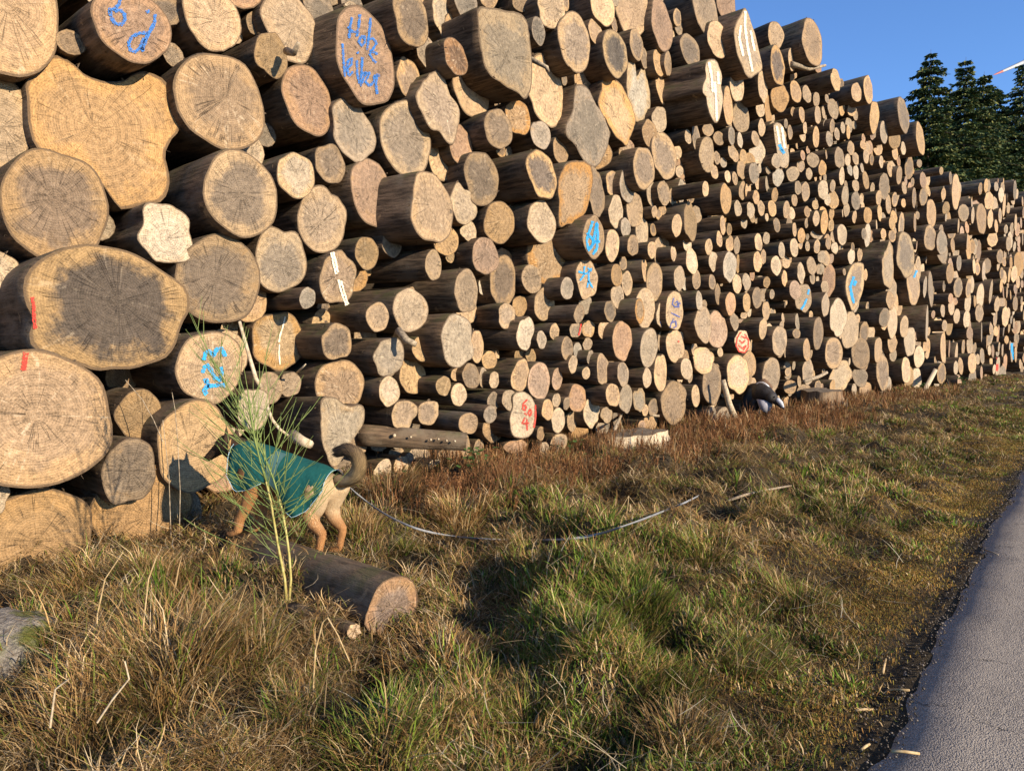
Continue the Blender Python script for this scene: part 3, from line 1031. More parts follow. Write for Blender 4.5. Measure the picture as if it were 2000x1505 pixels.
# names of the log ends that a viewer can point at: nearest end to a pixel -> label
LAND = [
 ((259, 49), 'painted6', 'thick brown log with blue painted loops on its cut end', 'log with blue painted loops'),
 ((412, 725), 'num122', 'log with a cyan painted number below a grey round trunk', 'log with the cyan number'),
 ((715, 112), 'holz', 'tall brown oval log with two blue handwritten words', 'log with two blue words'),
 ((205, 255), 'notch', 'huge ochre trunk end with a deep notch in its top', 'huge notched trunk'),
 ((214, 604), 'giant', 'giant ochre trunk end with a dark grey cracked heart', 'giant dark-hearted trunk'),
 ((71, 822), 'ringed', 'huge pale trunk end with clear growth rings and red streak', 'huge ringed trunk with red streak'),
 ((111, 402), 'barkring', 'thick round trunk end with a dark bark ring all round', 'trunk end with dark bark ring'),
 ((662, 543), 'stripe', 'ochre log end crossed by a broad white splintered stripe', 'log with the white stripe'),
 ((545, 665), 'whitesplit', 'ochre round log end with a thin white vertical split', 'log with thin white split'),
 ((986, 100), 'slab', 'long pale slab-shaped log end tapering to a point below', 'pale slab-shaped end'),
 ((670, 843), 'cavity', 'pale lobed root-flared log end behind the dog tail', 'pale lobed log end behind the dog tail'),
 ((1123, 378), 'swirl', 'golden swirl-grained log end with a rough lower edge', 'golden swirl-grained end'),
 ((1205, 218), 'orange_rim', 'diamond-shaped log end with a rotten orange right side', 'end with rotten orange side'),
 ((1148, 245), 'flask', 'flask-shaped grey log end with narrow neck on top', 'flask-shaped end'),
 ((1248, 178), 'split', 'split pale log end with two upright torn tongues', 'end with torn tongues'),
 ((1392, 178), 'jagged', 'jagged whitish broken log end on a dark jutting trunk', 'jagged whitish end'),
 ((1460, 84), 'splinter', 'tall white splintered log end pointing at the sky', 'tall white splintered end'),
 ((1527, 285), 'white_blue', 'narrow white log end with a blue smear low down', 'white end with blue smear'),
 ((1160, 462), 'bluescrawl', 'oval log end covered all over in blue scrawl', 'end covered in blue scrawl'),
 ((1147, 545), 'bluesign', 'ragged log end with a bright blue scribbled sign', 'end with scribbled blue sign'),
 ((1021, 810), 'red_number', 'ragged pale log end painted with a red number', 'end with the red number'),
 ((1318, 606), 'navybig', 'oval log end with navy letters and a slash', 'end with navy letters and slash'),
 ((1291, 615), 'navysmall', 'small oval log end with three small navy letters', 'small end with navy letters'),
 ((1450, 667), 'redface', 'rotten pale log end scribbled over with red paint', 'end scribbled in red'),
 ((1670, 560), 'blue_tall', 'tall grey log end with a long blue streak', 'tall end with blue streak'),
 ((1570, 582), 'bluebit', 'tan log end with a blue slash below a round brown one', 'tan end with blue slash'),
 ((1784, 555), 'bluefar', 'oval grey log end with a short blue dash', 'grey end with blue dash'),
 ((1735, 518), 'whiteoval', 'tall oval log end with whitish sapwood ring and brown core', 'oval end with brown core'),
 ((1769, 498), 'ochrespot', 'angular grey log end with a crumbly ochre rot spot', 'end with ochre rot spot'),
 ((1587, 83), 'topbig', 'thick log jutting from the top edge against the sky', 'thick log on the top edge'),
 ((1765, 224), 'topfar', 'thick grey-faced log jutting out highest before the spruces', 'thick log before the spruces'),
 ((1060, 340), 'darkheart', 'jutting log with ochre ring round a dark heart', 'jutting log with dark heart'),
 ((844, 406), 'leaf', 'large leaf-shaped grey-brown log end with pointed ends', 'large leaf-shaped end'),
 ((1070, 501), 'orangeflow', 'tall orange-brown end with flowing wavy grain', 'tall end with wavy orange grain'),
 ((326, 457), 'whiterings', 'small pale log end with tight rings and a white notch', 'small pale tight-ringed end'),
 ((895, 665), 'pear', 'large pear-shaped pale log end jutting out', 'large pear-shaped end'),
 ((761, 696), 'reddot', 'grey-white log end with a small red paint dot', 'grey-white end with red dot'),
 ((1124, 644), 'redline', 'small log end with a red painted line on its edge', 'end with red edge line'),
 ((1319, 675), 'reddot2', 'tan log end with a tiny red dot under the navy letters', 'tan end with tiny red dot'),
 ((1374, 703), 'knot', 'pale log end with a hollow brown knot and curved rings', 'pale end with hollow knot'),
 ((1442, 730), 'radial', 'big whitish log end with dark fine radial cracks', 'whitish end with radial cracks'),
 ((600, 582), 'tinywhite', 'tiny whitish log end on a long dark barrel', 'tiny whitish end'),
 ((1178, 721), 'star', 'log end with a white star of torn fibres', 'end with white star'),
 ((1268, 678), 'palestar', 'broad pale log end with a faint star of checks', 'broad pale end with faint star'),
 ((1949, 715), 'redfar', 'narrow log end smeared with red at the foot of the pile', 'narrow red-smeared end'),
 ((1976, 687), 'bluefar2', 'narrow log end painted pale blue at the foot of the pile', 'narrow pale-blue end'),
]
for (px, py), key, lab, short in LAND:
    q = find(px, py) if key not in POLY else next(z for z in RECS if z.key == key)
    q.key = key; q.label = lab; q.short = short
landmarks = [q for q in RECS if q.key]
for q in RECS:
    q.size = (q.box[2] - q.box[0]) * (q.box[3] - q.box[1])
ordered = sorted(RECS, key=lambda q: (q.key is None, -q.size))
singles, rest = ordered[:300], ordered[300:]
TW = {'t': 'tan', 'o': 'ochre', 'g': 'grey-hearted', 'G': 'dark-hearted', 'y': 'grey-brown', 'b': 'brown', 'B': 'dark brown', 'p': 'pale',
      'P': 'pale ringed', 'w': 'whitish', 'W': 'white-hearted', 'S': 'white-streaked', 'O': 'orange-rimmed', 'Y': 'grey'}
def auto_label(q):
    d = q.rh + q.rv
    sz = 'thick' if d > .62 else 'medium' if d > .36 else 'slim'
    shape = 'oval ' if q.rv > 1.3 * q.rh else ''
    best = None
    for L in landmarks:
        dx, dz = q.C.x - L.C.x, q.C.z - L.C.z
        gap = math.hypot(dx, dz) - q.rv - L.rv
        if gap < .18 and (best is None or gap < best[0]): best = (gap, L, dx, dz)
    nm = f'{sz} {TW[q.tone]} {shape}log'
    if best:
        _, L, dx, dz = best
        rel = 'stacked on' if dz > .75 * abs(dx) else 'lying under' if dz < -.75 * abs(dx) else 'wedged beside'
        return f'{nm} {rel} the {L.short}'
    bl = None
    for L in landmarks:
        dx, dz = q.C.x - L.C.x, q.C.z - L.C.z
        gap = math.hypot(dx, dz) - q.rv - L.rv
        if gap < .9 and (bl is None or gap < bl[0]): bl = (gap, L, dx, dz)
    if bl:
        _, L, dx, dz = bl
        rel = 'a little above' if dz > .75 * abs(dx) else 'a little below' if dz < -.75 * abs(dx) else 'level with and near'
        return f'{nm} {rel} the {L.short}'
    if q.p > 4.5: return f'{nm} jutting far out of the stacked wall'
    if q.C.z < .8: return f'{nm} in the lowest layers of the wall'
    if q.p < 1.5: return f'{nm} set back between its neighbours in the wall'
    return f'{nm} in the stacked wall with unpainted plain neighbours'

LOGPARTS = {}
rest_b, rest_f = [], []
for qi, q in enumerate(RECS):
    r = random.Random(5000 + qi)
    N = 48 if q.size > 9000 else 36 if q.size > 2500 else 24
    jag = 0.0
    if q.poly:
        n = Vector((math.sin(q.yaw), -math.cos(q.yaw), 0))
        e = Vector((math.cos(q.yaw), math.sin(q.yaw), 0))
        P2 = []
        for (x, y) in reversed(q.poly):
            pt = plane_pt(x, y, q.C, n) - q.C
            P2.append((pt.dot(e), pt.z))
        q.outl = smooth_poly(P2, max(N, 60))
        am = .012
        q.outl = [(x * (1 + r.uniform(-am, am)), y * (1 + r.uniform(-am, am))) for x, y in q.outl]
        jag = .12 if q.tone == 'w' else .03
    else:
        amp = .15 if q.tone in 'wPS' else .10
        amp *= r.uniform(.45, 1.15)
        q.outl = outline_from(q.rh, q.rv, N, amp, r)
        if q.tone in 'wP': jag = .03
    ntilt = .0 if q.key in ('painted6', 'num122', 'holz', 'bluescrawl', 'bluesign', 'red_number', 'navybig', 'navysmall', 'redface', 'blue_tall', 'bluebit', 'giant', 'ringed', 'stripe', 'whitesplit', 'splinter', 'jagged', 'white_blue') else .09
    q.barrel, q.face, (q.e, q.ax, q.R) = log_geo(q.C, q.yaw, q.outl, q.tone, r, tilt=ntilt, jag=jag if ntilt else 0, rough=(.006 if q.size > 2500 else .003) if ntilt else .0015)

def join_attr(list_of):
    V, F = [], []; A = {}
    for (v, f, at) in list_of:
        b = len(V); V += v; F += [tuple(i + b for i in x) for x in f]
        for (an, ty, d) in at: A.setdefault((an, ty), []).extend(d)
    return V, F, [(an, ty, d) for (an, ty), d in A.items()]

def local(V, o): return [v - o for v in V]
for q in singles:
    V, F, at = q.barrel
    lg = mesh_obj('log', local(V, q.C), F, M_BARK, None, True, at)
    lg.location = q.C
    lab = getattr(q, 'label', None) or auto_label(q)
    tag(lg, lab, 'log', 'logs stacked in the long timber wall')
    V, F, at = q.face
    fo = mesh_obj('cut_end', local(V, q.C), F, M_CUT, lg, True, at)
    q.obj, q.fobj = lg, fo

# ---- marks painted on the ends: strokes given in photo pixels, laid 4 mm off the cut
def strokes(q, mat, lines, wpx, name='paint_mark', seed=0):
    rr = random.Random(seed)
    n = -q.ax
    C2 = q.C + n * .009
    V, F = [], []
    for ln in lines:
        P = []
        for i in range(len(ln) - 1):
            (xa, ya), (xb, yb) = ln[i], ln[i + 1]
            k = max(2, int(math.hypot(xb - xa, yb - ya) / 2))
            for s in range(k): P.append((xa + (xb - xa) * s / k, ya + (yb - ya) * s / k))
        P.append(ln[-1])
        b0 = len(V)
        for i, (x, y) in enumerate(P):
            xa, ya = P[max(i - 1, 0)]; xb, yb = P[min(i + 1, len(P) - 1)]
            L = math.hypot(xb - xa, yb - ya) + 1e-6
            nx, ny = -(yb - ya) / L, (xb - xa) / L
            wv = wpx / 2 * (.95 + rr.uniform(-.32, .32))
            V.append(plane_pt(x + nx * wv, y + ny * wv, C2, n) - q.C)
            V.append(plane_pt(x - nx * wv, y - ny * wv, C2, n) - q.C)
        for i in range(len(P) - 1):
            a = b0 + 2 * i
            F.append((a, a + 1, a + 3, a + 2))
    if hasattr(q, 'fobj'):
        return mesh_obj(name, V, F, mat, q.fobj)
K = {q.key: q for q in RECS if q.key}
strokes(K['painted6'], P_BLUE, [[(236,-4),(232,10),(222,18),(212,20)],[(214,20),(218,36),(226,47),(238,48),(244,40),(244,30),(236,20),(224,22)],
    [(288,20),(290,26)],[(303,28),(302,44),(296,56),(288,70),(278,98)],[(288,64),(272,65),(258,72),(251,84),(254,97),(264,102),(272,95),(282,75)],[(276,92),(280,101)]], 7)
strokes(K['holz'], P_BLUE, [[(688,34),(684,52),(682,75)],[(703,28),(701,50),(697,72)],[(680,52),(688,62),(702,64)],[(705,72),(701,82),(707,90),(713,82),(712,72),(705,72)],
    [(724,35),(721,70),(717,98)],[(718,78),(728,75),(736,84),(728,97),(722,106),(728,116),(735,123)],[(722,98),(738,106)],
    [(669,85),(671,115),(674,150)],[(678,134),(687,126),(688,114),(680,118),(678,134),(682,148),(690,140)],[(698,102),(700,105)],[(697,118),(698,145),(702,163)],[(708,112),(706,140),(705,168),(712,150),(714,140)],
    [(706,142),(716,144),(722,142),(718,152),(714,160),(722,168),(730,160),(732,148)],[(738,144),(734,166),(737,184)],[(730,148),(742,148)]], 5)
strokes(K['num122'], P_CYAN, [[(398,703),(402,688),(410,686),(416,694),(424,682),(432,680),(438,690),(441,696)],
    [(396,728),(400,716),(406,713),(412,722),(420,738),(430,742),(434,728),(432,716)],[(398,745),(404,742),(406,752),(398,764),(404,770)],[(404,754),(424,752),(440,752)]], 8)
strokes(K['giant'], P_RED, [[(63,580),(66,600),(67,625),(69,642)]], 7)
strokes(K['ringed'], P_RED, [[(51,688),(49,700),(46,724)]], 11)
strokes(K['bluescrawl'], P_CYAN, [[(1158,432),(1152,450),(1146,470),(1150,490),(1158,478),(1162,455),(1166,435),(1168,460),(1166,485),(1158,497)],[(1146,455),(1160,470),(1172,472)],[(1150,485),(1166,470)]], 5, seed=2)
strokes(K['bluesign'], P_CYAN, [[(1142,520),(1140,538),(1133,548)],[(1130,530),(1145,535),(1156,524)],[(1148,523),(1155,530)],[(1150,548),(1147,562)],[(1150,548),(1158,562)],[(1150,530),(1150,552)]], 3.5)
strokes(K['red_number'], P_RED, [[(1030,780),(1022,788),(1021,798),(1026,802),(1028,794),(1024,790)],[(1036,798),(1032,806),(1035,813),(1038,805),(1036,798)],[(1024,806),(1030,810)],
    [(1026,815),(1020,826),(1030,829)],[(1029,818),(1030,840)],[(1021,826),(1034,826)],[(1046,790),(1046,815),(1043,835)]], 3.2)
strokes(K['navybig'], P_NAVY, [[(1316,582),(1313,594),(1320,600)],[(1318,592),(1324,588),(1326,600),(1320,598)],[(1311,611),(1328,619)],[(1316,622),(1311,632),(1309,640)],[(1314,630),(1320,626),(1321,638),(1315,640)],[(1322,595),(1329,592)]], 2.4)
strokes(K['navysmall'], P_NAVY, [[(1297,603),(1291,606),(1297,611),(1290,614)],[(1296,617),(1290,617),(1290,621),(1296,621)],[(1290,625),(1297,626)],[(1289,630),(1296,629)],[(1293,629),(1292,636)]], 2)
strokes(K['redface'], P_RED, [[(1447,648),(1440,660),(1438,675),(1444,686),(1455,688),(1462,678),(1462,664),(1455,652)],[(1444,664),(1450,670),(1456,664)],[(1442,674),(1450,680),(1458,674),(1452,684)],[(1447,656),(1458,660)]], 3)
strokes(K['blue_tall'], P_CYAN, [[(1668,540),(1661,560),(1664,578),(1668,592)],[(1672,548),(1668,558)]], 5)
strokes(K['bluebit'], P_CYAN, [[(1580,565),(1578,575)],[(1576,583),(1570,597),(1565,604)]], 4)
strokes(K['bluefar'], P_CYAN, [[(1791,528),(1785,542)]], 4)
strokes(K['white_blue'], P_CYAN, [[(1522,282),(1527,292),(1532,300)],[(1524,290),(1530,296)]], 6)
strokes(K['reddot'], P_RED, [[(737,684),(738,690)]], 6)
strokes(K['redline'], P_RED, [[(1135,632),(1133,646),(1130,655)]], 3)
strokes(K['reddot2'], P_RED, [[(1325,665),(1326,668)]], 3)
strokes(K['redfar'], P_RED, [[(1949,698),(1948,712),(1947,724)]], 5)
strokes(K['bluefar2'], P_CYAN, [[(1976,670),(1977,688),(1978,702)]], 5)
# white torn stripe of the striped end: splintered wood standing proud of the cut
M_SPL = simple_mat('torn_white_wood', (.62, .50, .33), (.80, .70, .52), 40, .8, .5, .01)
strokes(K['stripe'], M_SPL, [[(647,493),(650,505),(653,520),(657,535)],[(651,492),(655,510),(660,532)],[(661,546),(665,560),(671,580),(677,596)],[(666,548),(670,565),(676,585),(680,594)]], 5, 'torn_fibres', 3)
strokes(K['whitesplit'], M_SPL, [[(557,618),(552,640),(547,655),(545,668)],[(546,672),(545,690),(547,712)]], 3, 'torn_fibres', 4)
strokes(K['jagged'], M_SPL, [[(1385,122),(1390,150),(1392,180)],[(1396,160),(1399,200),(1400,236)],[(1402,140),(1404,165)]], 5, 'torn_fibres', 5)
strokes(K['splinter'], M_SPL, [[(1456,22),(1455,50),(1460,90),(1470,140)],[(1447,50),(1444,75),(1452,110)],[(1466,60),(1474,100)]], 5, 'torn_fibres', 6)
strokes(K['white_blue'], M_SPL, [[(1517,246),(1523,280)],[(1527,248),(1533,290)]], 5, 'torn_fibres', 7)

# ---- everything between: smaller ends that nobody could pick out singly, one mass
prof_px = [(1437,20),(1500,45),(1530,46),(1570,40),(1608,60),(1614,128),(1643,140),(1700,152),(1712,188),(1775,196),(1782,242),(1806,255),(1812,305),(1832,320),(1845,338),(1873,342),(1905,345),(1930,350),(1968,345),(1985,365),(2010,372),(2060,400)]
PX, PZ = [-30.0], [9.4]
for (x, y) in prof_px:
    d = ray(x, y)
    t = 6.4 / max(d.y, .055)
    P = CAM + d * t
    PX.append(P.x); PZ.append(P.z)
PX = np.array(PX); PZ = np.array(PZ)
def top_at(x): return float(np.interp(x, PX, PZ))
XEND = 100.0
cell = 1.05
grid = {}
def gput(x, z, r):
    grid.setdefault((int(x // cell), int(z // cell)), []).append((x, z, r))
def gnear(x, z):
    i, j = int(x // cell), int(z // cell)
    for a in range(i - 1, i + 2):
        for b in range(j - 1, j + 2):
            yield from grid.get((a, b), ())
big_c = [(q.C.x, q.C.z, q.rh, q.rv) for q in RECS if max(q.rh, q.rv) > .33]
for q in RECS:
    if max(q.rh, q.rv) <= .33: gput(q.C.x, q.C.z, (q.rh + q.rv) / 2)
rf = random.Random(99)
fill = []
for it in range(60000):
    X = .2 + (rf.random() ** 1.5) * (XEND - .2)
    T = top_at(X)
    Z = rf.uniform(.06, max(.3, T - .12))
    r = rf.choice([.10, .13, .16, .20, .25, .31]) * rf.uniform(.85, 1.15)
    if X > 24: r = rf.choice([.18, .26, .34, .42, .5])
    if X > 36: r = rf.choice([.34, .42, .5, .6, .7]) * rf.uniform(.85, 1.15)
    if X < 8: r *= 1.15
    if Z + r > T: continue
    ok = True
    for (cx, cz, ch, cv) in big_c:
        if ((X - cx) / (ch + r * .55)) ** 2 + ((Z - cz) / (cv + r * .55)) ** 2 < 1: ok = False; break
    if not ok: continue
    for (cx, cz, cr) in gnear(X, Z):
        if (X - cx) ** 2 + (Z - cz) ** 2 < (.80 * (cr + r)) ** 2: ok = False; break
    if not ok: continue
    if X > 9 and rf.random() < .25: continue
    gput(X, Z, r)
    fill.append((X, Z, r))
fb, ff = [], []
for i, (X, Z, r) in enumerate(fill):
    rr = random.Random(i * 7 + 3)
    px, py = proj((X, 6.6, Z)) if X > 0 else (0, 0)
    seen = 0 <= px <= 2000
    p = rr.uniform(-1.2, 1.2) if px < 1150 else rr.uniform(-1.0, 2.4) if px < 1400 else rr.uniform(-1.5, 8.0) if X > 34 else rr.uniform(-2.5, 1.2) if rr.random() < .6 else rr.uniform(1.2, 3.6)
    C = Vector((X, Y0 - p * UNIT, Z))
    asp = rr.uniform(.9, 1.12)
    dist = math.hypot(X, 6.6)
    N = 14 if dist < 25 else 10 if dist < 45 else 8
    ol = outline_from(r * asp, r / asp, N, .06, rr)
    b, f, _ = log_geo(C, rr.gauss(-.10 if X > 12 else 0, .10), ol, rr.choice('ttyypgobp'), rr, tilt=.08, seglen=(0, .2, 1.2, 3.6))
    fb.append(b); ff.append(f)
for q in rest:
    fb.append(q.barrel); ff.append(q.face)
V, F, at = join_attr(fb)
mass = mesh_obj('stacked_logs', V, F, M_BARK, None, True, at)
tag(mass, 'many small log ends packed into the gaps of the long timber wall', 'logs', None, 'stuff')
V, F, at = join_attr(ff)
mf = mesh_obj('cut_ends', V, F, M_CUT, mass, True, at)
mf['kind'] = 'stuff'

rs = random.Random(77)
g = Geo()
for q in RECS:
    if q.size < 1500: continue
    for _ in range(int(2 + q.R * 14)):
        a = rs.uniform(0, 6.283); k = int(a / 6.283 * len(q.outl)) % len(q.outl)
        x, y = q.outl[k]
        c = q.C + q.e * x * 1.01 + Vector((0, 0, y * 1.01)) + q.ax * rs.uniform(.0, .12)
        tdir = (q.e * -y + Vector((0, 0, x))).normalized()
        out = (q.e * x + Vector((0, 0, y))).normalized()
        L = rs.uniform(.02, .09); w_ = rs.uniform(.006, .022)
        p1 = c + (tdir * rs.uniform(-1, 1) + q.ax * rs.uniform(-.7, .4) + out * rs.uniform(.0, .5)).normalized() * L * .5
        p2 = p1 + (Vector((rs.uniform(-.4, .4), rs.uniform(-.6, .3), rs.uniform(-1, .1)))).normalized() * L * .5
        s_ = q.ax * w_ * .5 + tdir * w_ * .3
        b = len(g.V)
        g.V += [c - s_, c + s_, p1 - s_ * 1.2, p1 + s_ * 1.2, p2 - s_ * .4, p2 + s_ * .4]
        g.F += [(b, b + 1, b + 3, b + 2), (b + 2, b + 3, b + 5, b + 4)]
M_SCRAP = simple_mat('bark_scrap', (.05, .035, .024), (.24, .165, .10), 14, .9, .5, .01)
sc = mesh_obj('bark_scraps', g.V, g.F, M_SCRAP, None, False)
tag(sc, 'loose curled bark scraps hanging on the rims of the log ends', 'bark', None, 'stuff')
# ------------------------------------------------------------------ ground, road
def soil():
    q = NB('soil_and_litter')
    tc = q.n('ShaderNodeTexCoord').outputs['Object']
    n1 = q.noise(tc, 3, 5, .6); n2 = q.noise(tc, 45, 5, .7); n3 = q.noise(tc, 160, 3, .7)
    c = q.mix(q.rng(n1, .35, .65), (.050, .038, .024), (.105, .078, .045))
    c = q.mix(q.rng(n2, .45, .75), c, (.17, .125, .07))
    c = q.mix(q.math('MULTIPLY', q.rng(n3, .6, .75), .7), c, (.22, .18, .13))
    q.bump(q.math('ADD', n2, n3), .9, .03)
    return q.fin(c, .95, .1)
def asphalt():
    q = NB('asphalt')
    tc = q.n('ShaderNodeTexCoord').outputs['Object']
    vo = q.n('ShaderNodeTexVoronoi'); q.l(tc, vo.inputs['Vector']); vo.inputs['Scale'].default_value = 150
    vo2 = q.n('ShaderNodeTexVoronoi'); q.l(tc, vo2.inputs['Vector']); vo2.inputs['Scale'].default_value = 32
    n1 = q.noise(tc, 1.6, 4, .6); n2 = q.noise(tc, 14, 4, .65)
    sc = q.n('ShaderNodeSeparateColor'); q.l(vo.outputs['Color'], sc.inputs[0])
    c = q.mix(sc.outputs[0], (.28, .235, .185), (.52, .44, .345))
    c = q.mix(q.rng(vo.outputs['Distance'], .35, .62), c, (.20, .168, .135))
    c = q.mix(q.math('MULTIPLY', q.rng(n2, .52, .70), .6), c, (.20, .168, .135))
    c = q.mix(q.math('MULTIPLY', q.rng(n1, .35, .7), .35), c, (.40, .335, .26))
    ck = q.n('ShaderNodeTexVoronoi'); ck.feature = 'DISTANCE_TO_EDGE'; ck.inputs['Scale'].default_value = 1.1
    q.l(q.vmath('ADD', tc, q.vmath('SCALE', q.noise(tc, 4, 4, .6, 0, 1), sc=.35)), ck.inputs['Vector'])
    cr = q.math('MULTIPLY', q.rng(ck.outputs['Distance'], 0, .005, 1, 0), q.rng(n1, .45, .55))
    c = q.mix(q.math('MULTIPLY', cr, .7), c, (.03, .028, .025))
    hh = q.math('SUBTRACT', q.math('MULTIPLY', vo.outputs['Distance'], -1.0), q.math('MULTIPLY', cr, .8))
    hh = q.math('ADD', hh, q.math('MULTIPLY', vo2.outputs['Distance'], -.6))
    q.bump(hh, .5, .008)
    return q.fin(c, .9, .12)
M_SOIL, M_ASPH = soil(), asphalt()

xs = np.concatenate([np.arange(-14, 16, .10), np.arange(16, 60, .5), np.arange(60, 130, 2.5), [160, 250, 500, 1200, 3000]])
xs = np.concatenate([[-600, -200, -60, -25], xs])
ys = np.concatenate([[-3000, -800, -200, -60, -20, -8, -4.6], np.arange(-4, .4, .4), np.arange(.4, 8.5, .08), np.arange(9, 20, 1.0), [30, 60, 150, 500, 1500, 3000]])
XX, YY = np.meshgrid(xs, ys, indexing='ij')
ZZ = H(XX, YY) - .004
ZZ = np.where((YY < road_edge(XX) - .02), -.03, ZZ)
nx, ny = XX.shape
idx = np.arange(nx * ny).reshape(nx, ny)
quads = np.stack([idx[:-1, :-1], idx[1:, :-1], idx[1:, 1:], idx[:-1, 1:]], -1).reshape(-1, 4)
def np_mesh(name, co, faces, mat, attrs=None, smooth=True):
    me = bpy.data.meshes.new(name)
    co = np.asarray(co, np.float32); faces = np.asarray(faces, np.int32)
    me.vertices.add(len(co)); me.vertices.foreach_set('co', co.ravel())
    k = faces.shape[1]
    me.loops.add(faces.size); me.loops.foreach_set('vertex_index', faces.ravel())
    me.polygons.add(len(faces))
    me.polygons.foreach_set('loop_start', np.arange(0, faces.size, k, dtype=np.int32))
    me.polygons.foreach_set('loop_total', np.full(len(faces), k, np.int32))
    if smooth: me.polygons.foreach_set('use_smooth', np.ones(len(faces), bool))
    me.materials.append(mat)
    for (an, ty, d) in (attrs or []):
        a = me.attributes.new(an, ty, 'POINT')
        a.data.foreach_set({'FLOAT': 'value', 'FLOAT_VECTOR': 'vector', 'FLOAT_COLOR': 'color'}[ty], np.asarray(d, np.float32).ravel())
    me.update(calc_edges=True); me.validate()
    o = bpy.data.objects.new(name, me); col.objects.link(o)
    return o
gr = np_mesh('ground', np.stack([XX, YY, ZZ], -1).reshape(-1, 3), quads, M_SOIL)
tag(gr, 'rough earth verge between road and timber wall', 'ground', None, 'structure')

rx = np.concatenate([[-40, -10], np.arange(-2, 14, .06), np.arange(14, 40, .4), np.arange(40, 140, 5)])
rv, rq = [], []
for i, x in enumerate(rx):
    e = float(road_edge(x))
    for y, z in ((-4.2, .0), (-1.5, .012), (e - .25, .004), (e - .03, -.004), (e + .012, -.05)):
        if z == .012: z = .015
        rv.append((x, y, z))
for i in range(len(rx) - 1):
    for k in range(4):
        rq.append((i * 5 + k, (i + 1) * 5 + k, (i + 1) * 5 + k + 1, i * 5 + k + 1))
rd = np_mesh('road', rv, rq, M_ASPH, None, False)
tag(rd, 'narrow grey asphalt lane with a crumbling edge', 'road', None, 'structure')

# ------------------------------------------------------------------ grass: blades in tufts
def blades_mat():
    q = NB('grass_blades')
    c = q.attr('bc', 'Color')
    q.fin(c, .7, .15)
    tl = q.n('ShaderNodeBsdfTranslucent'); q.l(c, tl.inputs[0])
    mx = q.n('ShaderNodeMixShader'); mx.inputs[0].default_value = .22
    q.l(q.b.outputs[0], mx.inputs[1]); q.l(tl.outputs[0], mx.inputs[2]); q.l(mx.outputs[0], q.out.inputs[0])
    return q.m
M_BLADE = blades_mat()

PAL = {
 'straw': np.array([(.38, .235, .095), (.30, .175, .065), (.46, .31, .145), (.22, .125, .05), (.16, .09, .036), (.54, .40, .22), (.29, .165, .055)]),
 'green': np.array([(.11, .185, .018), (.15, .225, .027), (.075, .13, .013), (.20, .245, .04), (.18, .185, .036)]),
 'moss': np.array([(.165, .175, .03), (.22, .20, .04), (.27, .215, .055), (.12, .13, .022)]),
 'rust': np.array([(.25, .115, .045), (.20, .09, .036), (.31, .155, .065), (.15, .07, .03)]),
 'gold': np.array([(.37, .22, .05), (.29, .20, .04), (.41, .26, .07), (.22, .185, .033), (.34, .17, .045)]),
}
def make_blades(base, dirs, length, width, droop, up0, colr, K=4):
    """base n x 3, dirs n (azimuth), up0 start angle from vertical, droop extra bend"""
    n = len(base)
    s = np.linspace(0, 1, K)
    az = dirs[:, None] + rng.normal(0, .38, (n, 1)) * s[None] * 2
    ang = up0[:, None] + droop[:, None] * s[None] ** 1.3
    ds = (length / (K - 1))[:, None]
    dx = np.sin(ang) * np.cos(az); dy = np.sin(ang) * np.sin(az); dz = np.cos(ang)
    st = lambda a: np.concatenate([np.zeros((n, 1)), np.cumsum(a[:, :-1] * ds, 1)], 1)
    P = np.stack([base[:, 0:1] + st(dx), base[:, 1:2] + st(dy), base[:, 2:3] + st(dz)], -1)
    # keep blades above the soil
    g = H(P[..., 0], P[..., 1]) + .004
    low = P[..., 2] < g
    P[..., 2] = np.where(low, g + rng.random(P.shape[:2]) * .025, P[..., 2])
    fa = dirs + 1.5708 + rng.normal(0, .5, n)
    side = np.stack([np.cos(fa), np.sin(fa), np.zeros(n)], -1)
    wd = width[:, None] * np.array([.9, 1.0, .7, 0.0][:K] if K == 4 else np.linspace(1, 0, K))[None]
    L = P + side[:, None] * wd[..., None] * .5
    Rr = P - side[:, None] * wd[..., None] * .5
    VV = np.concatenate([L[:, :K - 1], Rr[:, :K - 1], P[:, K - 1:]], 1)      # 2(K-1)+1 verts
    nv = 2 * (K - 1) + 1
    tri = []
    for i in range(K - 2):
        a, b, c, d = i, i + 1, K - 1 + i, K - 1 + i + 1
        tri += [(a, c, d), (a, d, b)]
    tri.append((K - 2, 2 * (K - 1) - 1, nv - 1))
    tri = np.array(tri)
    F = (tri[None] + (np.arange(n) * nv)[:, None, None]).reshape(-1, 3)
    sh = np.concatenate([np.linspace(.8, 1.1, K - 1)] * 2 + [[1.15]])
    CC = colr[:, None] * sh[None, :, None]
    CC = np.concatenate([CC, np.ones(CC.shape[:2] + (1,))], -1)
    return VV.reshape(-1, 3), F, CC.reshape(-1, 4)

